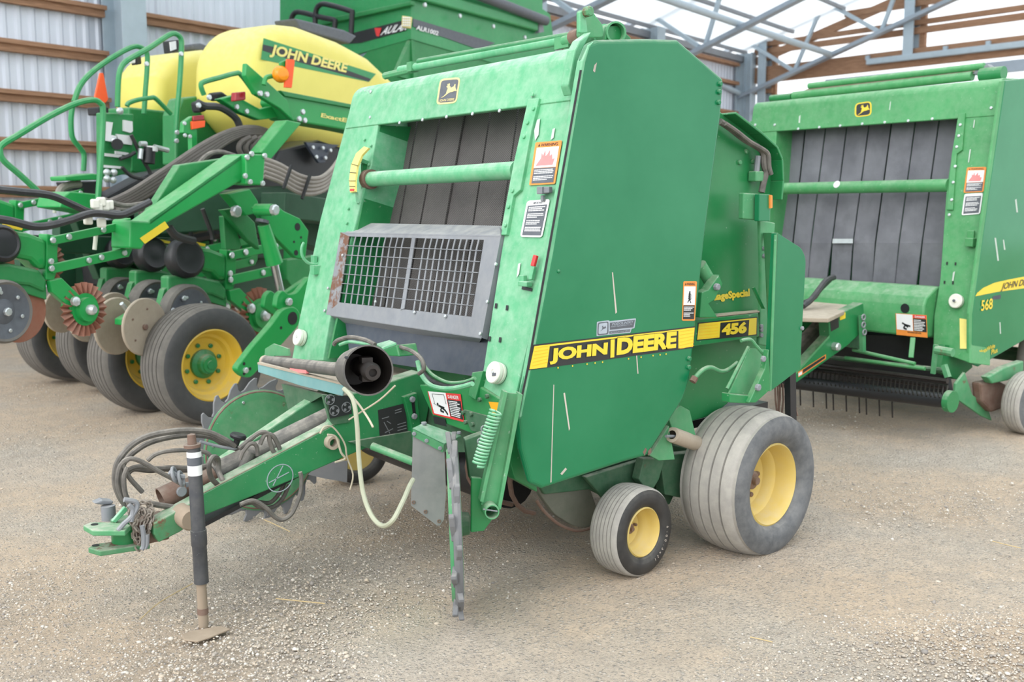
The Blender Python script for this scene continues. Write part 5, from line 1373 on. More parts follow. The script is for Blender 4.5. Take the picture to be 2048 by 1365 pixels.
# ---- converging wheels with curved teeth
def toothed_wheel(c, n, r, nt, disc_mat, ph, td, side=1, tk=1.0):
    e = D.objects.new('converging_wheel', None); COL.objects.link(e); e.parent = B; _base[e.name] = B.location.copy()
    n = Vector(n).normalized(); a = (Vector((0, 0, 1)) - n * n.z).normalized(); b = n.cross(a); c = Vector(c)
    obj('wheel_disc', MB().lathe(c, n, [(-.02 * tk, 0), (-.02 * tk, r * .80), (-.012 * tk, r * .84), (.006 * tk, r * .84), (.012 * tk, r * .80), (.006, r * .7), (.02, r * .3), (.02, 0)], 48), disc_mat, e, smooth=35)
    obj('disc_rim', MB().torus(c + n * .006, n, r * .81, .007 * tk, 48), M['rust'], e, smooth=True)
    for k in range(nt):
        t0 = ph + 2 * math.pi * k / nt
        def pt(rr, dt, z=0): t = t0 + side * dt; return c + (a * math.cos(t) + b * math.sin(t)) * rr * r + n * z
        w = 2 * math.pi / nt
        poly = [pt(.74, -.5 * w), pt(.86, -.48 * w), pt(.90, -.40 * w), pt(1.0, -.46 * w), pt(1.01, -.33 * w), pt(.96, -.05 * w), pt(.875, .30 * w), pt(.865, .5 * w), pt(.74, .5 * w)]
        tw = td * (1 if k % 2 else -1)
        poly = [p + n * tw * ((p - c).length / r - .74) for p in poly]
        obj('tooth', MB().prism([p - n * .012 * tk for p in poly], n * .014 * tk), M['rubber'], e, bevel=.003, seg=1)
    m = MB()
    for k in range(6): 
        t = k * math.pi / 3 + .3; m.bolt(c + (a * math.cos(t) + b * math.sin(t)) * r * .72 + n * .008, n, .008, .006)
    obj('disc_bolts', m, M['zinc'], e)
    obj('wheel_hub', MB().lathe(c, n, [(.018, .05), (.05, .045), (.06, .02), (.06, 0)], 16), M['dirty'], e, smooth=35)
    return e
pc = facing(ZP(0)(915, 1231))
cN = pc(913, 1049)
_vh = cN - EYE; _vh.z = 0; _vh.normalize(); nN = Vector((-_vh.y, _vh.x, -.03)).normalized(); nN = -nN; nN.rotate(Matrix.Rotation(math.radians(1.0), 3, 'Z'))
e = toothed_wheel(cN, nN, .372, 20, M['worn'], .05, .05, 1, 1.5)
obj('rubber_ring', MB().torus(cN, nN, .372 * .87, .017, 56), M['rubber'], e, smooth=True)
obj('stub_arm', MB().tube([cN - nN * .0, cN - nN * .09 + Vector((.1, 0, .0))], .022, 10), M['worn'], B, smooth=True)
cF = Pl((2.2, 5.15, .4), -FW)(522, 900)
vdir = (EYE - cF).normalized(); nF = Vector((vdir.x, vdir.y, 0)).normalized(); nF.rotate(Matrix.Rotation(math.radians(26), 3, 'Z')); nF = (nF + Vector((0, 0, .12))).normalized()
toothed_wheel(cF, nF, .385, 20, M['worn'], .1, .01, side=1)
plate('wheel_guard', M['rubber'], facing(cF + Vector((.1, -.1, 0))), [(616, 950), (640, 928), (695, 922), (694, 965), (650, 958)], .01, B)
# ------------------------------------------------------------------ tongue of the near baler
TY = YP(4.02)
rail = plate('tongue_rail', M['tongue'], TY, [(392, 1000), (394, 994), (668, 850), (700, 790), (842, 744), (856, 762), (862, 800), (850, 858), (765, 884), (690, 915), (613, 949), (524, 986), (404, 1034)], .085, B, bevel=.006)
plate('rail_nose', M['nose'], TY, [(308, 1048), (395, 1000), (404, 1034), (360, 1065), (318, 1086), (308, 1070)], .085, B, bevel=.005)
obj('rail_top', MB().prism([TY(394, 994, 0), TY(668, 850, 0), TY(668, 850, -.085), TY(394, 994, -.085)], (0, 0, .004)), M['dirt_plate'], rail)
TF = YP(4.36)
rail2 = plate('tongue_rail', M['worn'], TF, [(330, 1000), (640, 790), (700, 760), (720, 800), (660, 838), (420, 960), (340, 1020)], .07, B, bevel=.006)
obj('rail_floor', MB().prism([(1.45, 4.05, .36), (2.4, 4.05, .68), (2.4, 4.36, .68), (1.45, 4.36, .36)], (0, 0, -.02)), M['black'], B)
# chalk mark on the rail
m = MB(); fc = [(560 + 26 * math.cos(t), 957 - 27 * math.sin(t) - 12 * math.cos(t) * .5) for t in [k * math.pi / 14 for k in range(29)]]
for p, q in zip(fc, fc[1:]): m.bar(TY(*p, .001), TY(*q, .001), .004, .001, TY.n)
for p, q in (((538, 966), (578, 945)), ((546, 972), (566, 932))): m.bar(TY(*p, .001), TY(*q, .001), .004, .001, TY.n)
obj('chalk_mark', m, M['decal_s'], rail)
c = TY(660, 884)
obj('cross_pin_tube', MB().lathe(c, TY.n, [(-.02, .03), (.035, .03), (.035, .018), (-.02, .018), (-.02, 0)], 18), M['dirt_plate'], rail, smooth=35)
obj('baler_twine', MB().tube([TY(x, y, .05) for x, y in ((640, 868), (648, 855), (662, 853), (676, 866), (690, 890), (694, 915), (706, 950), (700, 980))], .004, 6, 4).tube([TY(x, y, .06) for x, y in ((655, 870), (672, 875), (682, 905), (690, 918), (670, 925))], .005, 6, 4), M['twine'], B, smooth=True)
# stickers on the tongue
kd = flat('diagram_sticker', M['decal_k'], TY, [(756, 821), (810, 807), (816, 868), (760, 880)], rail, d=.003)
m = MB()
for a, b in (((768, 845), (780, 868)), ((774, 843), (782, 848)), ((795, 850), (812, 845)), ((795, 856), (813, 851)), ((795, 862), (813, 857)), ((770, 866), (786, 858)), ((790, 822), (803, 818)), ((790, 827), (803, 823)), ((764, 838), (778, 834))): m.bar(TY(*a, .004), TY(*b, .004), .004, .001, TY.n)
obj('diagram_lines', m, M['decal_faint'], kd)
kd = flat('diagram_sticker', M['decal_k'], YP(4.0), [(655, 792), (700, 792), (704, 828), (660, 838)], B, d=.004)
m = MB()
for x, y in ((669, 822), (693, 815), (660, 800)):
    P4 = YP(4.0); m.torus(P4(x, y, .006), P4.n, .022, .0018, 20)
    for k in range(3): m.lathe(P4(x + 6 * math.cos(k * 2.1), y + 6 * math.sin(k * 2.1), .006), P4.n, [(0, .007), (.001, .007), (.001, 0)], 8)
obj('diagram_lines', m, M['decal_faint'], kd)
plate('rear_bracket', M['dirty'], YP(4.01), [(646, 790), (660, 840), (668, 850), (700, 845), (694, 795)], .02, B)
bk = plate('slotted_bracket', M['green'], TY, [(808, 795), (834, 786), (844, 880), (826, 884), (822, 850)], .03, B, d=.025, bevel=.003)
m = MB()
for x, y in ((824, 799), (828, 833)): m.bolt(TY(x, y, .03), TY.n, .014, .012)
obj('bracket_bolts', m, M['galv'], bk)
m = MB().prism([TY(x, y, .0265) for x, y in ((823, 803), (829, 803), (832, 829), (826, 830))], -TY.n * .002); obj('bracket_slot', m, M['black'], bk)
plate('cross_member', M['dirty'], YP(4.0), [(700, 885), (832, 862), (832, 915), (760, 905)], .05, B)
obj('cross_bar', MB().tube([YP(3.95)(745, 893), YP(3.75)(828, 925)], .018, 10), M['worn'], B, smooth=True)
# driveline tube between the rails
DV = YP(4.18)
a, b = DV(428, 950), DV(660, 836)
obj('driveline_guard', MB().tube([a, b], .050, 20), M['greyplastic'], B, smooth=40)
a0 = DV(322, 1000)
d_ = (a - a0).normalized()
obj('driveline_shaft', MB().lathe(a0, a - a0, [(.03, 0), (.03, .040), (0, .046), (0, .05), (.10, .05), (.10, .038), ((a - a0).length, .036)], 18), M['rust'], B, smooth=35)
m = MB().box(a0 + d_ * .13 + Vector((0, -.02, -.0)), .06, .03, .05); m.lathe(DV(362, 983, .06), DV.n, [(0, .02), (.01, .022), (.014, .018), (.014, 0)], 14)
obj('shaft_yoke', m, M['galv'], B, smooth=35)
# park-brake style knob with its wire rod
obj('knob', MB().lathe(DV(474, 882, .03), Vector((.25, -.15, 1)), [(-.03, 0), (-.03, .012), (.005, .014), (.012, .034), (.022, .036), (.03, .03), (.03, 0)], 16), M['black'], B, smooth=35)
obj('knob_rod', MB().tube([DV(x, y, .03) for x, y in ((472, 893), (468, 898), (440, 894), (400, 884))], .007, 8, 3), M['galv'], B, smooth=True)
# hitch clevis
CL = YP(4.12)
hc = CL(245, 1065)
m = MB()
def tongue_plate(y0, y1, z_, nm, hx):
    P1 = ZP(z_)
    return P1
zt = CL(200, 1052).z; zl = CL(215, 1094).z
for z_, pts in ((zt, [(166, 1051), (180, 1045), (240, 1045), (262, 1050), (250, 1062), (185, 1062)]), (zl, [(176, 1096), (190, 1088), (240, 1082), (290, 1080), (300, 1088), (200, 1103)])):
    P1 = ZP(z_)
    obj('clevis_plate', MB().prism([P1(x, y) for x, y in pts], (0, 0, -.022)), M['nose'] if z_ == zl else M['worn'], B, bevel=.004)
    obj('clevis_hole', MB().lathe(P1(189 if z_ == zt else 191, 1050 if z_ == zt else 1092) + Vector((0, 0, .001)), (0, 0, 1), [(0, .014), (.001, .014), (.001, 0)], 14), M['black'], B)
c = ZP(zl)(252, 1082)
obj('clevis_barrel', MB().lathe(c, (0, 0, 1), [(0, .055), (zt - zl, .055), (zt - zl, 0)], 20), M['green'], B, smooth=35)
obj('hitch_block', MB().bar(CL(262, 1065), CL(330, 1050), .10, .10), M['rust'], B, bevel=.008)
hp_ = YP(4.25)
obj('hitch_pin', MB().tube([hp_(218, 1040), hp_(216, 1012)], .028, 12), M['galv'], B, smooth=True)
obj('pin_cap', MB().prism([hp_(x, y) for x, y in ((188, 1008), (205, 1001), (228, 1003), (226, 1009), (205, 1011))], (0, .05, 0)), M['galv'], B, bevel=.006)
obj('latch_lever', MB().prism([CL(x, y) for x, y in ((224, 1044), (250, 1014), (258, 1020), (232, 1047))], (0, .02, 0)), M['pale'], B, bevel=.003)
# safety chain piled round the clevis
m = MB(); rng = random.Random(5)
pts = [(262, 1020), (275, 1010), (290, 1004), (300, 1012), (295, 1022), (280, 1028), (272, 1040), (270, 1055), (268, 1068), (272, 1080), (282, 1075), (286, 1060), (290, 1045), (296, 1032), (302, 1020), (304, 1036), (300, 1050), (296, 1064), (290, 1078), (282, 1090), (274, 1098), (288, 1030), (280, 1018), (270, 1030), (264, 1044), (276, 1062)]
pts3 = spline([YP(4.04 + .03 * rng.random())(x, y) for x, y in pts], 2)
for k, (p, q) in enumerate(zip(pts3, pts3[1:])):
    t = (q - p).normalized(); u = t.orthogonal().normalized()
    if k % 2: u = t.cross(u)
    u.rotate(Matrix.Rotation(rng.uniform(-.5, .5), 3, t))
    c = (p + q) / 2; v = u.cross(t); L = .017; w = .009
    m.tube([c + t * L, c + t * L * .5 + v * w, c - t * L * .5 + v * w, c - t * L, c - t * L * .5 - v * w, c + t * L * .5 - v * w, c + t * L], .0038, 6)
obj('safety_chain', m, M['chain'], B, smooth=True)
m = MB()
for pts in ([(284, 1052), (287, 1070), (287, 1092), (283, 1100)], [(294, 1070), (293, 1090), (289, 1098)], [(248, 1000), (270, 1004), (274, 1015), (262, 1035), (248, 1048), (236, 1062)], [(258, 1010), (266, 1020), (262, 1044)]):
    m.tube([YP(4.02)(x, y) for x, y in pts], .010, 8, 4)
obj('hose_tip', m, M['galv'], B, smooth=True)
m = MB()
for x, y in ((349, 950), (362, 958)): m.torus(YP(4.0)(x, y), Vector((1, -.6, .3)), .028, .007, 16)
m.tube([YP(4.0)(x, y) for x, y in ((340, 944), (352, 952), (368, 955))], .012, 8, 3)
obj('shackle', m, M['galv'], B, smooth=True)
# hydraulic hoses and cables in loops above the tongue
def hose(pts, r, y, nm='hydraulic_hose', mat='hose', n=6):
    ys = y if isinstance(y, (list, tuple)) else [y] * len(pts)
    return obj(nm, MB().tube([YP(yy)(*p) for p, yy in zip(pts, ys)], r, 8, n), M[mat], B, smooth=True)
hose([(252, 1012), (238, 990), (230, 960), (236, 925), (262, 892), (300, 872), (360, 862), (410, 864), (445, 878), (470, 893)], .013, 4.15)
hose([(262, 1015), (250, 990), (241, 965), (246, 930), (272, 902), (310, 882), (370, 871), (420, 874), (450, 890), (480, 900)], .012, 4.2)
hose([(285, 985), (262, 960), (250, 940), (246, 925), (262, 918), (285, 925), (320, 945), (345, 958), (365, 970)], .0095, 4.1)
hose([(295, 922), (310, 910), (335, 903), (372, 901), (410, 905), (425, 918), (432, 930)], .0095, 4.12)
hose([(250, 945), (262, 938), (280, 934), (310, 938), (345, 936), (390, 937), (420, 930)], .011, 4.2)
hose([(255, 950), (268, 940), (300, 943), (330, 940), (372, 942), (425, 935), (460, 918)], .009, 4.25)
hose([(246, 1000), (236, 975), (236, 950), (242, 930), (256, 920)], .010, 4.1)
hose([(262, 1040), (258, 1010), (250, 985), (248, 955), (255, 935)], .010, 4.08)
hose([(300, 1008), (325, 1012), (345, 1015)], .012, 4.1)
hose([(435, 970), (422, 955), (418, 930), (426, 915), (436, 920), (438, 945), (446, 962), (450, 968)], .011, [4.04, 4.0, 3.98, 4.0, 4.1, 4.1, 4.05, 4.05])
hose([(520, 890), (530, 870), (545, 872), (556, 890), (560, 905), (548, 905), (540, 885), (536, 868), (520, 866), (500, 880), (478, 898)], .010, 4.06)
hose([(515, 912), (514, 896), (508, 888), (498, 890), (486, 905), (480, 920)], .009, 4.05)
hose([(480, 1010), (505, 1002), (530, 1015), (550, 1035), (566, 1040), (585, 1026), (600, 990), (603, 960), (600, 945)], .0095, 3.98)
hose([(460, 1018), (500, 1005), (520, 1015), (545, 1015), (565, 998), (578, 970)], .010, 4.15)
hose([(470, 1012), (510, 1005), (540, 1006), (560, 985), (570, 965)], .010, 4.18)
obj('rubber_sleeve', MB().tube([DV(482, 945, .05), DV(502, 905, .05)], .024, 12), M['greyplastic'], B, smooth=40)
# ------------------------------------------------------------------ jack
JP = facing(YP(3.86)(405, 1200))
jack = obj('tongue_jack', MB().lathe(JP(388, 910), JP(403, 1166) - JP(388, 910), [(-.03, 0), (-.03, .025), (0, .026), (0, .0265), (.30, .0275), (.30, .031), (.36, .031), (.365, .028), ((JP(403, 1166) - JP(388, 910)).length, .0285), ((JP(403, 1166) - JP(388, 910)).length, 0)], 20), M['jackblack'], B, smooth=35, label='black parking jack with pale labels')
obj('jack_leg', MB().tube([JP(402, 1160), JP(408, 1268)], .0195, 16), M['soil'], jack, smooth=40)
obj('jack_rust_band', MB().tube([JP(405.3, 1216), JP(406, 1228)], .0218, 16), M['rust'], jack, smooth=40)
obj('jack_cap', MB().lathe(JP(385, 895), JP(380, 875) - JP(382, 895), [(0, .033), (.012, .033), (.012, .018), (.05, .016), (.055, 0)], 14), M['rust'], jack, smooth=35)
ja, jb = JP(388, 910), JP(403, 1166); jd = (jb - ja).normalized()
for y0, y1, mt in ((903, 914, 'decal_w'), (930, 950, 'decal_w'), (914, 930, 'decal_grey')):
    t0 = (JP(388, y0) - ja).dot(jd); t1 = (JP(388, y1) - ja).dot(jd)
    m = MB(); a1 = jd.orthogonal().normalized(); a2 = jd.cross(a1)
    m.lathe(ja, jd, [(t0, .0275), (t1, .0277)], 24)
    obj('jack_label', m, M[mt], jack, smooth=True)
fz = ZP(.010)
obj('jack_foot', MB().prism([fz(x, y) for x, y in ((362, 1268), (385, 1262), (440, 1252), (461, 1258), (420, 1275), (395, 1283), (368, 1280))], (0, 0, -.007)), M['soil'], jack, bevel=.003)
obj('jack_foot_bolt', MB().bolt(JP(399, 1277, .02), JP.n, .009, .012), M['zinc'], jack)
obj('jack_mount', MB().lathe(TY(381, 1040, .06), TY.n, [(-.1, .045), (.0, .045), (.012, .038), (.012, 0)], 18), M['soil'], jack, smooth=35)
# ------------------------------------------------------------------ tray and power take-off shaft
XT = YP(4.40)(600, 755).x
TP = XP(XT)
tray = plate('shaft_tray', M['teal'], TP, [(515, 727), (688, 770), (684, 793), (600, 772), (516, 745)], .008, B, bevel=.003)
zf = TP(600, 765).z; F_ = ZP(TP(640, 782).z)
obj('tray_floor', MB().prism([F_(x, y) for x, y in ((560, 745), (684, 792), (850, 748), (775, 728), (640, 718))], (0, 0, -.006)), M['dirt_plate'], tray)
XB = F_(800, 735).x
plate('tray_lip', M['worn'], XP(F_(836, 745).x), [(700, 690), (772, 714), (836, 724), (834, 745), (776, 738), (700, 715)], .006, tray)
plate('tray_lip', M['dirt_plate'], TP.off(.004), [(515, 725), (690, 768), (690, 772), (515, 729)], .02, tray)
plate('tray_stop', M['worn'], TP.off(-.12), [(530, 698), (546, 688), (576, 698), (578, 712), (548, 712), (545, 726), (528, 726)], .01, tray)
plate('tray_bracket', M['dirty'], TP.off(-.03), [(563, 768), (640, 788), (648, 790), (610, 812), (585, 824), (576, 820)], .02, tray)
a, b = XP(XT + .10)(532, 723), XP(XT - .02)(652, 737)
ax = (XP(XT - .22)(738, 741) - XP(XT + .0)(640, 735)).normalized()
obj('shaft_guard_tube', MB().tube([a, b + (b - a) * .25], .030, 16), M['greyplastic'], tray, smooth=40)
obj('guard_sticker', MB().bar(a + (b - a) * .52 + Vector((-.020, -.004, -.022)), a + (b - a) * .78 + Vector((-.020, -.004, -.022)), .014, .016), M['decal_pink'], tray)
obj('guard_tube_end', MB().tube([a + (b - a) * -.02, a + (b - a) * .02], .031, 16), M['dirt_plate'], tray, smooth=True)
c = XP(XT - .22)(737, 741); 
bell = obj('guard_bell', MB().lathe(c, ax, [(-.26, 0), (-.26, .045), (-.245, .066), (-.22, .078), (-.13, .083), (-.125, .088), (-.03, .092), (.0, .095), (.0, .089)], 36), M['greyplastic'], tray, smooth=35)
obj('bell_lining', MB().lathe(c, ax, [(.0, .089), (-.12, .078), (-.22, .06), (-.22, 0)], 36), M['cast'], bell, smooth=35)
obj('guard_hole', MB().lathe(XP(XT - .3)(693, 716), UP + RT * .3 - FW * .8, [(0, .008), (.001, .008), (.001, 0)], 10), M['black'], tray)
ac = (XP(XT - .36)(781, 766) - c).normalized()
m = MB().lathe(c, ac, [(-.2, .035), (-.10, .04), (-.08, .028), (-.02, .028), (.02, .03), (.02, 0)], 20)
for k in (-1, 1): m.bar(c - ac * .1 + Vector((0, 0, k * .035)), c - ac * .02 + Vector((0, 0, k * .035)), .04, .02)
obj('yoke', m, M['cast'], bell, smooth=35)
ac = (XP(XT - .36)(781, 766) - c).normalized()
m = MB().lathe(c + ac * .01, ac, [(0, .028), (.012, .034), (.05, .035), (.075, .029), (.085, .028), (.085, .015), (.06, .015), (.06, 0)], 22)
obj('yoke_collar', m, M['cast'], bell, smooth=35)
# cables and cords round the tray
def cord(pts, r, xs, nm, mat, n=6):
    return obj(nm, MB().tube([XP(x)(*p) for p, x in zip(pts, xs if isinstance(xs, list) else [xs] * len(pts))], r, 8, n), M[mat], B, smooth=True)
cord([(688, 778), (706, 800), (714, 850), (718, 920), (726, 985), (742, 1030), (764, 1052), (785, 1042), (805, 1005), (818, 975), (826, 960)], .0085, [1.72] * 8 + [1.78, 1.85, 1.9], 'cream_cord', 'cable', 8)
cord([(835, 722), (842, 748), (860, 770), (890, 778), (920, 775), (945, 768)], .010, 2.25, 'control_cable', 'pale', 6)
cord([(846, 728), (865, 750), (895, 765), (925, 765), (950, 757)], .007, 2.3, 'control_cable', 'worn', 6)
cord([(840, 735), (858, 758), (888, 772), (920, 772), (945, 764)], .010, 2.3, 'control_cable', 'hose2', 6)
cord([(668, 690), (674, 682), (700, 675), (730, 680), (750, 690)], .010, 2.2, 'control_cable', 'hose', 6)
cord([(795, 693), (822, 702), (842, 718), (848, 738), (838, 748)], .009, 2.22, 'control_cable', 'hose', 6)
cord([(680, 690), (700, 684), (730, 688), (745, 690)], .008, 2.2, 'control_cable', 'pale', 6)
plate('valve_box', M['green'], XP(2.2), [(765, 700), (792, 690), (798, 714), (770, 712)], .1, B, bevel=.005)
obj('valve_lid', MB().prism([XP(2.2)(765, 700), XP(2.2)(793, 690), XP(2.32)(779, 684), XP(2.32)(751, 692)], (0, 0, .008)), M['pale'], B)
obj('lower_cross_sheet', MB().prism([XP(2.7)(700, 700), XP(2.7)(945, 745), XP(2.7)(945, 800), XP(2.7)(700, 760)], (.02, 0, 0)), M['green'], B)
obj('twine_tie', MB().tube([XP(1.75)(x, y) for x, y in ((700, 790), (715, 806), (735, 835), (746, 855))], .004, 6, 4).tube([XP(1.75)(x, y) for x, y in ((698, 840), (720, 826), (760, 800), (790, 772))], .003, 6, 4), M['twine'], B, smooth=True)
# ================================================================== the second round baler
Q = root('round_baler', 'green round baler at the far right with eight grey belts and glossy side panel', 'baler', (7.6, 4.9, 0), group='round balers')
Y2 = 3.865
S2 = YP(Y2); P2 = YP(3.90)
pa_, pb_ = P2(2006, 157), P2(1939, 628)
tl_ = (pa_.x - pb_.x) / (pa_.z - pb_.z); tl_ = max(tl_, .10)
F2 = Pl(pb_, Vector((-1, 0, tl_)))
SL2 = Vector((tl_, 0, 1)).normalized()
def fx2(z): return pb_.x + tl_ * (z - pb_.z)
yf2 = F2(1507, 212).y; zt2 = F2(1960, 162).z; zb2 = F2(1750, 249).z
prof = [(fx2(zb2), zb2), (fx2(zt2 - .06), zt2 - .06)]
for k in range(1, 7):
    a = k / 6 * math.radians(80); prof.append((fx2(zt2 - .06) + .07 * (1 - math.cos(a)), zt2 - .06 + .07 * math.sin(a)))
prof += [(fx2(zt2) + .4, zt2 + .03), (fx2(zt2) + .4, zt2), (fx2(zb2) + .05, zb2)]
hood2 = obj('hood', MB().prism([(x, yf2, z) for x, z in prof], (0, 3.92 - yf2, 0)), M['pale2'], Q, smooth=30, bevel=.006)
emblem(F2, [(1710, 207), (1743, 202), (1743, 231), (1709, 235)], Q, ('decal_y', 'decal_k', 'decal_y'), '', .09, (.12, .12, .90, .88))
pn2 = plate('front_post', M['pale2'], F2, [(1998, 212), (1917, 220), (1905, 300), (1893, 376), (1880, 560), (1868, 632), (1866, 700), (1940, 727), (1941, 628), (1972, 400)], .28, Q, bevel=.006, d=-.005)
pf2 = plate('front_post', M['pale2'], F2, [(1500, 242), (1553, 240), (1553, 262), (1546, 372), (1520, 560), (1505, 620), (1440, 620)], .28, Q, bevel=.006, d=-.005)
plate('edge_strip', M['pale2'], F2, [(1917, 228), (1930, 226), (1924, 300), (1913, 308), (1905, 420), (1893, 420), (1903, 310)], .03, pn2, d=.012, bevel=.003)
m = MB()
for x, y in ((1597, 258), (1639, 255), (1681, 252), (1725, 248), (1770, 245), (1817, 242), (1865, 238), (1550, 250), (1983, 216), (1511, 250)): m.bolt(F2(x, y), F2.n, .011, .009)
for x, y in ((1921, 250), (1918, 272), (1914, 294), (1911, 333), (1907, 365), (1904, 400), (1899, 430)): m.bolt(F2(x, y, .012), F2.n, .011, .009)
obj('front_bolts', m, M['zinc'], hood2)
warning_sticker(F2, [(1934, 335), (1973, 334), (1967, 384), (1927, 386)], Q)
f = quadmap([(1929, 388), (1966, 386), (1960, 428), (1923, 431)])
st = flat('instruction_sticker', M['decal_w'], F2, round_poly([f(0, 0), f(1, 0), f(1, 1), f(0, 1)], 4), Q)
flat('text_panel', M['decal_grey'], F2, [f(.08, .13), f(.92, .13), f(.92, .94), f(.08, .94)], st, d=.0025)
pr = MB(); print_rows(pr, F2, [f(.14, .17), f(.86, .17), f(.86, .9), f(.14, .9)], 12, .0035, .5); obj('small_print', pr, M['decal_w'], st)
c = F2(1915, 603)
dd = obj('twine_disc', MB().lathe(c, F2.n, [(0, .05), (.03, .052), (.035, .046), (.035, .015), (.045, .012), (.045, 0)], 28), M['white'], pn2, smooth=35)
obj('disc_bolt', MB().bolt(c + F2.n * .045, F2.n, .01, .01), M['decal_grey'], dd)
m = MB(); m.box(F2(1941, 485, .02), .05, .06, .06); m.box(F2(1942, 470, .01), .02, .05, .06)
obj('latch_bracket', m, M['pale2'], pn2, bevel=.004)
m = MB()
for x, y in ((1894, 527), (1911, 528), (1889, 565), (1906, 566)): m.prism([F2(x - 1.6, y - 3, .001), F2(x + 1.6, y - 3, .001), F2(x + 1, y + 3, .001), F2(x - 2, y + 3, .001)], -F2.n * .002)
m.lathe(F2(1811, 616, .05), F2.n, [(0, 0), (0, .02), (.002, 0)], 10)
obj('post_slots', m, M['black'], pn2)
flat('yellow_reflector', M['decal_y2'], F2, [(1919, 637), (1933, 639), (1934, 698), (1920, 698)], pn2)
m = MB()
for pts in ([(1906, 545), (1910, 543), (1907, 562), (1904, 562)], [(1939, 300), (1942, 298), (1938, 325), (1936, 325)], [(1598, 233), (1601, 230), (1600, 246), (1597, 246)], [(1948, 240), (1950, 240), (1948, 256), (1946, 255)], [(1780, 205), (1782, 202), (1780, 220), (1778, 220)]): m.prism([F2(x, y, .001) for x, y in pts], -F2.n * .0006)
obj('bird_droppings', m, M['drop'], hood2)
# belts
B2 = F2.off(-.22)
top = [1572, 1611, 1651, 1693, 1737, 1782, 1829, 1876, 1921]; low = [1545, 1586, 1622, 1664, 1706, 1751, 1798, 1844, 1889]
ft = [0, 3, -3, 4, 6, 2, -1, 3]
for i in range(8):
    def X(e, y): return top[e] + (low[e] - top[e]) * (y - 255) / 230
    g = 1.5
    def q4(y0, y1, k0, k1, d0, d1): return [B2(X(i, y0) + g + k0, y0, d0), B2(X(i + 1, y0) - g + k0, y0, d0), B2(X(i + 1, y1) - g + k1, y1, d1), B2(X(i, y1) + g + k1, y1, d1)]
    dz = .012 * ((i * 3) % 4)
    up_ = q4(225, 486, 0, 0, dz, dz + .01); dn_ = q4(486, 600, 0, ft[i] + 3, dz + .01, -.08 + dz)
    n_ = -B2.n * .01
    mb = MB(); mb.prism(up_, n_).prism(dn_, n_)
    o = obj('belt', mb, M['belt2'], Q); uv_planar(o, LAT, SL2)
obj('belt_clip', MB().prism([B2(1666, 478, .05), B2(1706, 478, .05), B2(1706, 487, .05), B2(1665, 487, .05)], B2.n * .004), M['zinc'], Q)
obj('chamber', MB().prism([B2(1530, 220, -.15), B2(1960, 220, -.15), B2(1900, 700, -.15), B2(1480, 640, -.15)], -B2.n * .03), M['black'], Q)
ys2 = F2(1553, 262).y
obj('opening_side', MB().prism([(fx2(zb2) + .02, ys2 + .02, zb2), (fx2(1.0) + .02, ys2 + .02, 1.0), (fx2(1.0) + .4, ys2 + .02, 1.0), (fx2(zb2) + .4, ys2 + .02, zb2)], (0, .02, 0)), M['green'], Q)
T2 = F2.off(-.02)
obj('cross_tube', MB().tube([T2(1540, 378), T2(1898, 371)], .048, 20), M['pale2'], Q, smooth=True)
m = MB(); c = T2(1680, 374); m.lathe(c + Vector((-.045, 0, .02)), (-1, 0, .4), [(0, .03), (.003, .0), ], 12); obj('paint_chip', m, M['decal_w'], Q)
# lower sill
L2 = F2.off(.02)
za, zb_ = L2(1740, 566).z, L2(1740, 610).z
yl, yr = F2(1600, 560).y, F2(1874, 570).y
x0 = fx2(za)
prof = [(x0, za), (x0 - .12, za - .07), (x0 - .15, za - .13), (x0 - .15, za - .36), (x0 + .1, za - .38), (x0 + .1, za)]
sill = obj('front_sill', MB().prism([(x, yl, z) for x, z in prof], (0, yr - yl, 0)), M['pale2'], Q, smooth=30, bevel=.015)
L3 = XP(x0 - .151)
fd = quadmap([(1791, 627), (1853, 631), (1855, 676), (1793, 670)])
ds = flat('danger_sticker', M['decal_o'], L3, [fd(0, 0), fd(1, 0), fd(1, 1), fd(0, 1)], Q, d=.003)
flat('pictogram_panel', M['decal_w'], L3, [fd(.02, .02), fd(.54, .02), fd(.54, .76), fd(.02, .74)], ds, d=.005)
flat('text_panel', M['decal_k'], L3, [fd(.56, .18), fd(.98, .18), fd(.98, .76), fd(.56, .76)], ds, d=.005)
flat('title_panel', M['decal_r'], L3, [fd(.56, .02), fd(.98, .02), fd(.98, .16), fd(.56, .16)], ds, d=.005)
lettering('DANGER', L3, fd(.62, .14), fd(.95, .14), fd(.62, .05), M['decal_w'], ds, d=.007)
lettering('WARNING', L3, fd(.35, .86), fd(.80, .86), fd(.35, .79), M['decal_k'], ds, d=.007)
pr = MB(); print_rows(pr, L3, [fd(.58, .22), fd(.95, .22), fd(.95, .74), fd(.58, .74)], 7, .007, .4, words=False); obj('small_print', pr, M['decal_w'], ds)
m = MB()
for a, b in (((.2, .42), (.3, .5)), ((.3, .5), (.38, .6)), ((.3, .5), (.46, .55)), ((.3, .5), (.24, .66)), ((.24, .66), (.34, .7))): m.bar(L3(*fd(*a), .007), L3(*fd(*b), .007), .012, .001, L3.n)
obj('figure_pictogram', m, M['decal_k'], ds)
obj('sill_hole', MB().lathe(L3(1810, 617, .002), L3.n, [(0, .035), (.002, .035), (.002, 0)], 16), M['black'], sill)
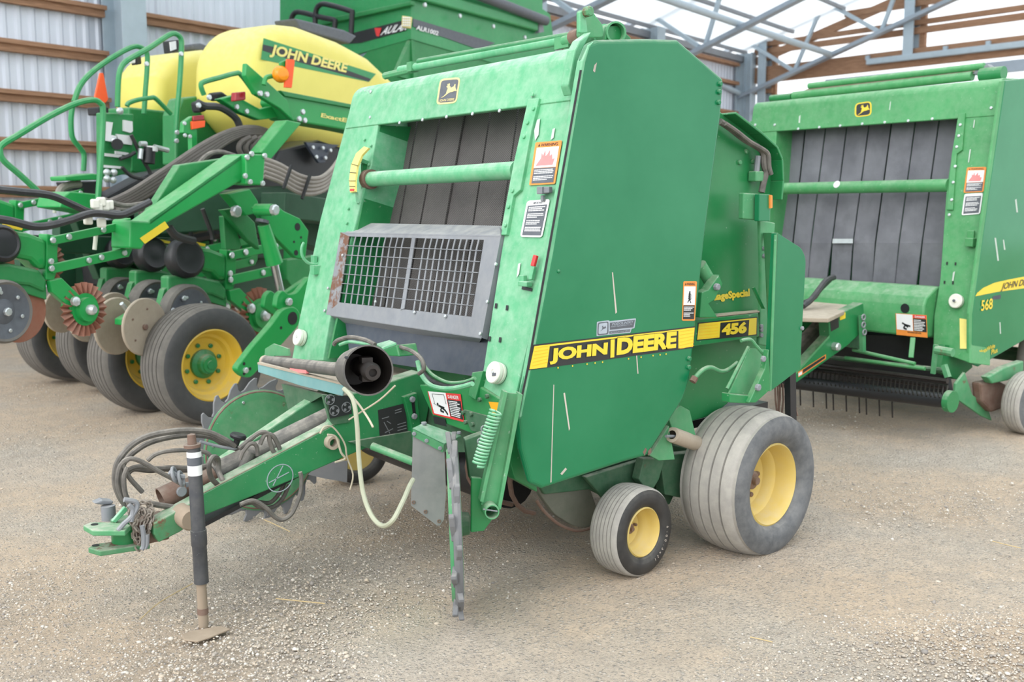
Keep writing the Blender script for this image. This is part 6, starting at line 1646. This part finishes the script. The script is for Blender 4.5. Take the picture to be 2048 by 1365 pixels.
# shield panel
sh2 = obj('side_shield', MB().prism([S2(x, y) for x, y in [(2010, 160), (2095, 152), (2140, 230), (2120, 640), (2048, 682), (1958, 734), (1942, 728), (1944, 628), (1975, 400)]], -S2.n * .03), M['shield2'], Q, bevel=.012, seg=4, label='glossy green side panel with a yellow swoosh')
plate('shield_edge', M['pale2'], S2, [(2003, 162), (2010, 160), (1976, 400), (1945, 628), (1943, 728), (1938, 726), (1938, 628), (1970, 400)], .02, sh2, bevel=.004)
sw = flat('name_swoosh', M['decal_y'], S2, [(1951, 593), (1955, 586), (1967, 576), (1989, 566), (2020, 559), (2090, 546), (2084, 572), (2048, 577), (1996, 584)], Q)
lettering('JOHN DEERE', S2, (2001, 584), (2068, 571), (2003, 567), M['decal_k'], sw, d=.005, offset=.01, shear=.05)
lettering('568', S2, (1962, 623), (1985, 618), (1963, 601), M['decal_y'], sh2, d=.005, offset=.02)
lettering('MegaWide', S2, (1959, 712), (1990, 698), (1959, 701), M['decal_y'], sh2, d=.005, offset=.01)
lettering('Plus', S2, (1983, 710), (1995, 705), (1983, 700), M['decal_y'], sh2, d=.005, offset=.01)
flat('dealer_sticker', M['dark_sheet'], S2, [(1986, 593), (2002, 590), (2001, 598), (1985, 600)], sh2)
m = MB()
for pts in ([(1989, 476), (1992, 476), (1998, 522), (1995, 522)], [(2006, 480), (2008, 480), (2011, 500), (2008, 500)], [(2030, 400), (2033, 398), (2036, 425), (2033, 425)], [(1999, 645), (2001, 645), (2002, 668), (2000, 668)]): m.prism([S2(x, y, .001) for x, y in pts], -S2.n * .0006)
obj('scratches', m, M['drop'], sh2)
obj('rear_body', MB().prism([(fx2(1) + .3, 4.0, .7), (fx2(1) + 2.6, 4.0, .8), (fx2(1) + 2.6, 4.0, 2.2), (fx2(1) + .6, 4.0, 2.45)], (0, 1.95, 0)), M['green'], Q)
# top tubes and sheet
X2 = XP(fx2(zt2) + .25)
for p, q, r in (((1587, 192), (1945, 152), .035), ((1618, 172), (1968, 132), .025)): obj('top_tube', MB().tube([X2(*p), X2(*q)], r, 12), M['pale2'], Q, smooth=True)
obj('top_sheet', MB().prism([X2(1620, 176), X2(1955, 136), X2(1945, 148), X2(1592, 188)], (.03, 0, 0)), M['dirt_plate'], Q)
obj('top_pipe', MB().tube([X2(1962, 150), X2(2008, 146)], .05, 16), M['green'], Q, smooth=40)
obj('top_pipe', MB().tube([X2(1542, 197), X2(1584, 193)], .03, 10), M['green'], Q, smooth=40)
obj('top_bracket', MB().prism([X2(1935, 148), X2(1975, 128), X2(1982, 134), X2(1972, 150)], (.06, 0, 0)), M['galv'], Q, bevel=.006)
# tongue
TQ = YP(4.55)
tr = plate('tongue_rail', M['green'], TQ, [(1657, 639), (1727, 606), (1731, 658), (1696, 691), (1593, 766), (1590, 749), (1659, 674)], .09, Q, bevel=.006)
obj('rail_top', MB().prism([TQ(1590, 749, .0), TQ(1659, 674, 0), TQ(1659, 674, -.09), TQ(1590, 749, -.09)], (0, 0, .012)), M['pale2'], tr)
ZT = ZP(TQ(1690, 622).z)
obj('tongue_cover', MB().prism([ZT(x, y) for x, y in ((1560, 596), (1728, 604), (1657, 637), (1540, 634))], (0, 0, -.03)), M['dirt_plate'], Q, bevel=.006)
plate('tongue_rail', M['green'], YP(5.15), [(1560, 640), (1640, 606), (1640, 660), (1540, 740), (1500, 740)], .09, Q)
obj('driveline_guard', MB().tube([YP(4.85)(1590, 705), YP(4.85)(1652, 640)], .06, 14), M['greyplastic'], Q, smooth=40)
flat('warning_strip', M['decal_o'], TQ, [(1596, 745), (1652, 709), (1652, 718), (1597, 755)], tr)
flat('strip_panel', M['decal_k'], TQ, [(1606, 740), (1650, 712), (1650, 717), (1606, 747)], tr, d=.003)
flat('strip_panel', M['decal_w'], TQ, [(1597, 747), (1604, 743), (1604, 749), (1597, 753)], tr, d=.003)
flat('part_sticker', M['decal_k'], TQ, [(1660, 640), (1677, 632), (1678, 655), (1662, 664)], tr)
flat('yellow_sticker', M['decal_y'], TQ, [(1680, 629), (1691, 625), (1691, 637), (1680, 641)], tr)
m = MB(); m.bolt(TQ(1667, 693), TQ.n, .03, .05); obj('rail_bolt', m, M['zinc'], tr)
obj('tongue_hose', MB().tube([YP(4.75)(1668, 555), YP(4.75)(1652, 562), YP(4.75)(1638, 580), YP(4.75)(1622, 600), YP(4.75)(1606, 613)], .022, 8, 5).tube([YP(4.8)(1660, 560), YP(4.8)(1640, 580), YP(4.8)(1628, 596), YP(4.8)(1606, 606)], .018, 8, 5), M['hose2'], Q, smooth=True)
rl = plate('rail_hanger', M['worn'], YP(4.5), [(1724, 632), (1731, 632), (1732, 704), (1726, 704)], .03, Q)
m = MB()
for x, y in ((1727, 635), (1727, 650), (1729, 665)): m.torus(YP(4.49)(x, y), (0, 1, 0), .02, .006, 10)
obj('hanger_chain', m, M['galv'], rl)
plate('tongue_side', M['dirty'], YP(4.6), [(1696, 655), (1730, 645), (1726, 700), (1700, 695)], .05, Q)
# pickup
XPK = XP(x0 - .45)
ra, rb = XPK(1560, 762), XPK(1898, 803)
obj('wind_roller', MB().tube([ra, rb], .052, 18), M['black'], Q, smooth=40)
obj('roller_cap', MB().tube([rb - LAT * .03, rb + LAT * .012], .075, 18), M['green'], Q, smooth=40)
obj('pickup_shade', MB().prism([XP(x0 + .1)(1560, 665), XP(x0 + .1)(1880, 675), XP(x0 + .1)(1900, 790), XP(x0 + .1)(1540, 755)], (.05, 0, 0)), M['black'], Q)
for k, (y0, y1) in enumerate(((728, 763), (740, 775), (712, 742))):
    X_ = XP(x0 - .35 + .08 * k)
    obj('tine_bar', MB().tube([X_(1560, y0 - 8), X_(1895, y1)], .018, 8), M['dirty'] if k == 2 else M['cast'], Q, smooth=True)
m = MB(); X_ = XP(x0 - .36)
for i in range(34):
    t = i / 33; x = 1610 + 285 * t; y = 740 + 32 * t
    m.tube([X_(x, y), XP(x0 - .46)(x - 2, y + 16), XP(x0 - .5)(x + 1, y + 26)], .006, 5)
obj('tines', m, M['cast'], Q, kind='stuff')
m = MB(); X_ = XP(x0 - .4)
for i in range(9):
    x = 1600 + 22 * i + (i % 3) * 4; m.tube([X_(x, 780 + i * 2), X_(x + 1, 812 + i * 3)], .006, 5)
obj('hanging_tine', m, M['cast'], Q, kind='stuff')
for p, q in (((1706, 700), (1830, 728)), ((1690, 716), (1850, 738))): obj('guard_rod', MB().tube([XP(x0 - .3)(*p), XP(x0 - .3)(*q)], .014, 8), M['pale2'], Q, smooth=True)
obj('sill_stay', MB().bar(XP(x0 - .2)(1826, 676), XP(x0 - .25)(1822, 716), .035, .02), M['pale2'], Q, bevel=.003)
m = MB(); m.bar(XP(x0 - .3)(1872, 690), XP(x0 - .3)(1866, 748), .02, .03); m.tube([XP(x0 - .3)(1872, 700), XP(x0 - .3)(1906, 706)], .03, 10); m.bar(XP(x0 - .3)(1888, 730), XP(x0 - .3)(1896, 755), .04, .03)
obj('pickup_lift_arm', m, M['worn'], Q)
plate('pickup_end', M['green'], YP(4.02), [(1890, 690), (1940, 700), (1945, 735), (1915, 760), (1880, 745)], .05, Q)
plate('deflector', M['worn'], YP(3.9), [(1912, 768), (1930, 745), (1945, 790), (1975, 812), (1984, 842), (1962, 832), (1925, 806), (1910, 796)], .02, Q, bevel=.004)
plate('gauge_arm', M['rust'], YP(3.85), [(1962, 766), (1995, 760), (2015, 770), (2014, 815), (1985, 826), (1966, 806)], .08, Q, bevel=.02)
plate('gauge_bracket', M['worn'], YP(3.8), [(1975, 755), (2010, 735), (2048, 722), (2048, 742), (2016, 762), (1985, 768)], .06, Q, bevel=.01)
cg = ZP(0)(2052, 868) + Vector((0, 0, .23))
wheel(Q, 'gauge_wheel', cg, Vector((-.1, -1, 0)), .23, .16, .125, .03, [M['tread'], M['sidewall']], bolts=3, grooves=4, deep=.08)
for s in (0, 1):
    wheel(Q, 'wheel', (fx2(1) + 1.5, 3.95 + s * 2.0, .42), Vector((0, 1 if s else -1, 0)), .42, .38, .24, .04, [M['tread'], M['sidewall']], bolts=6, grooves=4)
m = MB(); m.tube([(fx2(1) + 1.5, 3.9, .42), (fx2(1) + 1.5, 5.9, .42)], .06, 10); obj('axle', m, M['dirty'], Q, smooth=True)
# ------------------------------------------------------------------ straws on the floor
def straw(pts, lab):
    z = .008
    o = obj('straw_stalk', MB().tube([ZP(z)(x, y) for x, y in pts], .0022, 5, 4), M['straw'], None)
    o['label'] = lab; o['category'] = 'straw'; o['group'] = 'straw stalks on the floor'
straw([(552, 1198), (600, 1203), (650, 1208)], 'long dry straw stalk lying on the gravel right of the jack foot')
straw([(1985, 1083), (2012, 1090), (2042, 1097)], 'bent straw stalk on pale gravel at the right edge')
straw([(528, 1040), (555, 1052), (580, 1064)], 'short straw stalk under the looped hydraulic hose')
straw([(280, 1240), (320, 1205), (385, 1168)], 'thin curved stalk in the dirt left of the jack leg')
straw([(1500, 1275), (1520, 1279), (1545, 1285)], 'small straw piece on open gravel near the bottom edge')
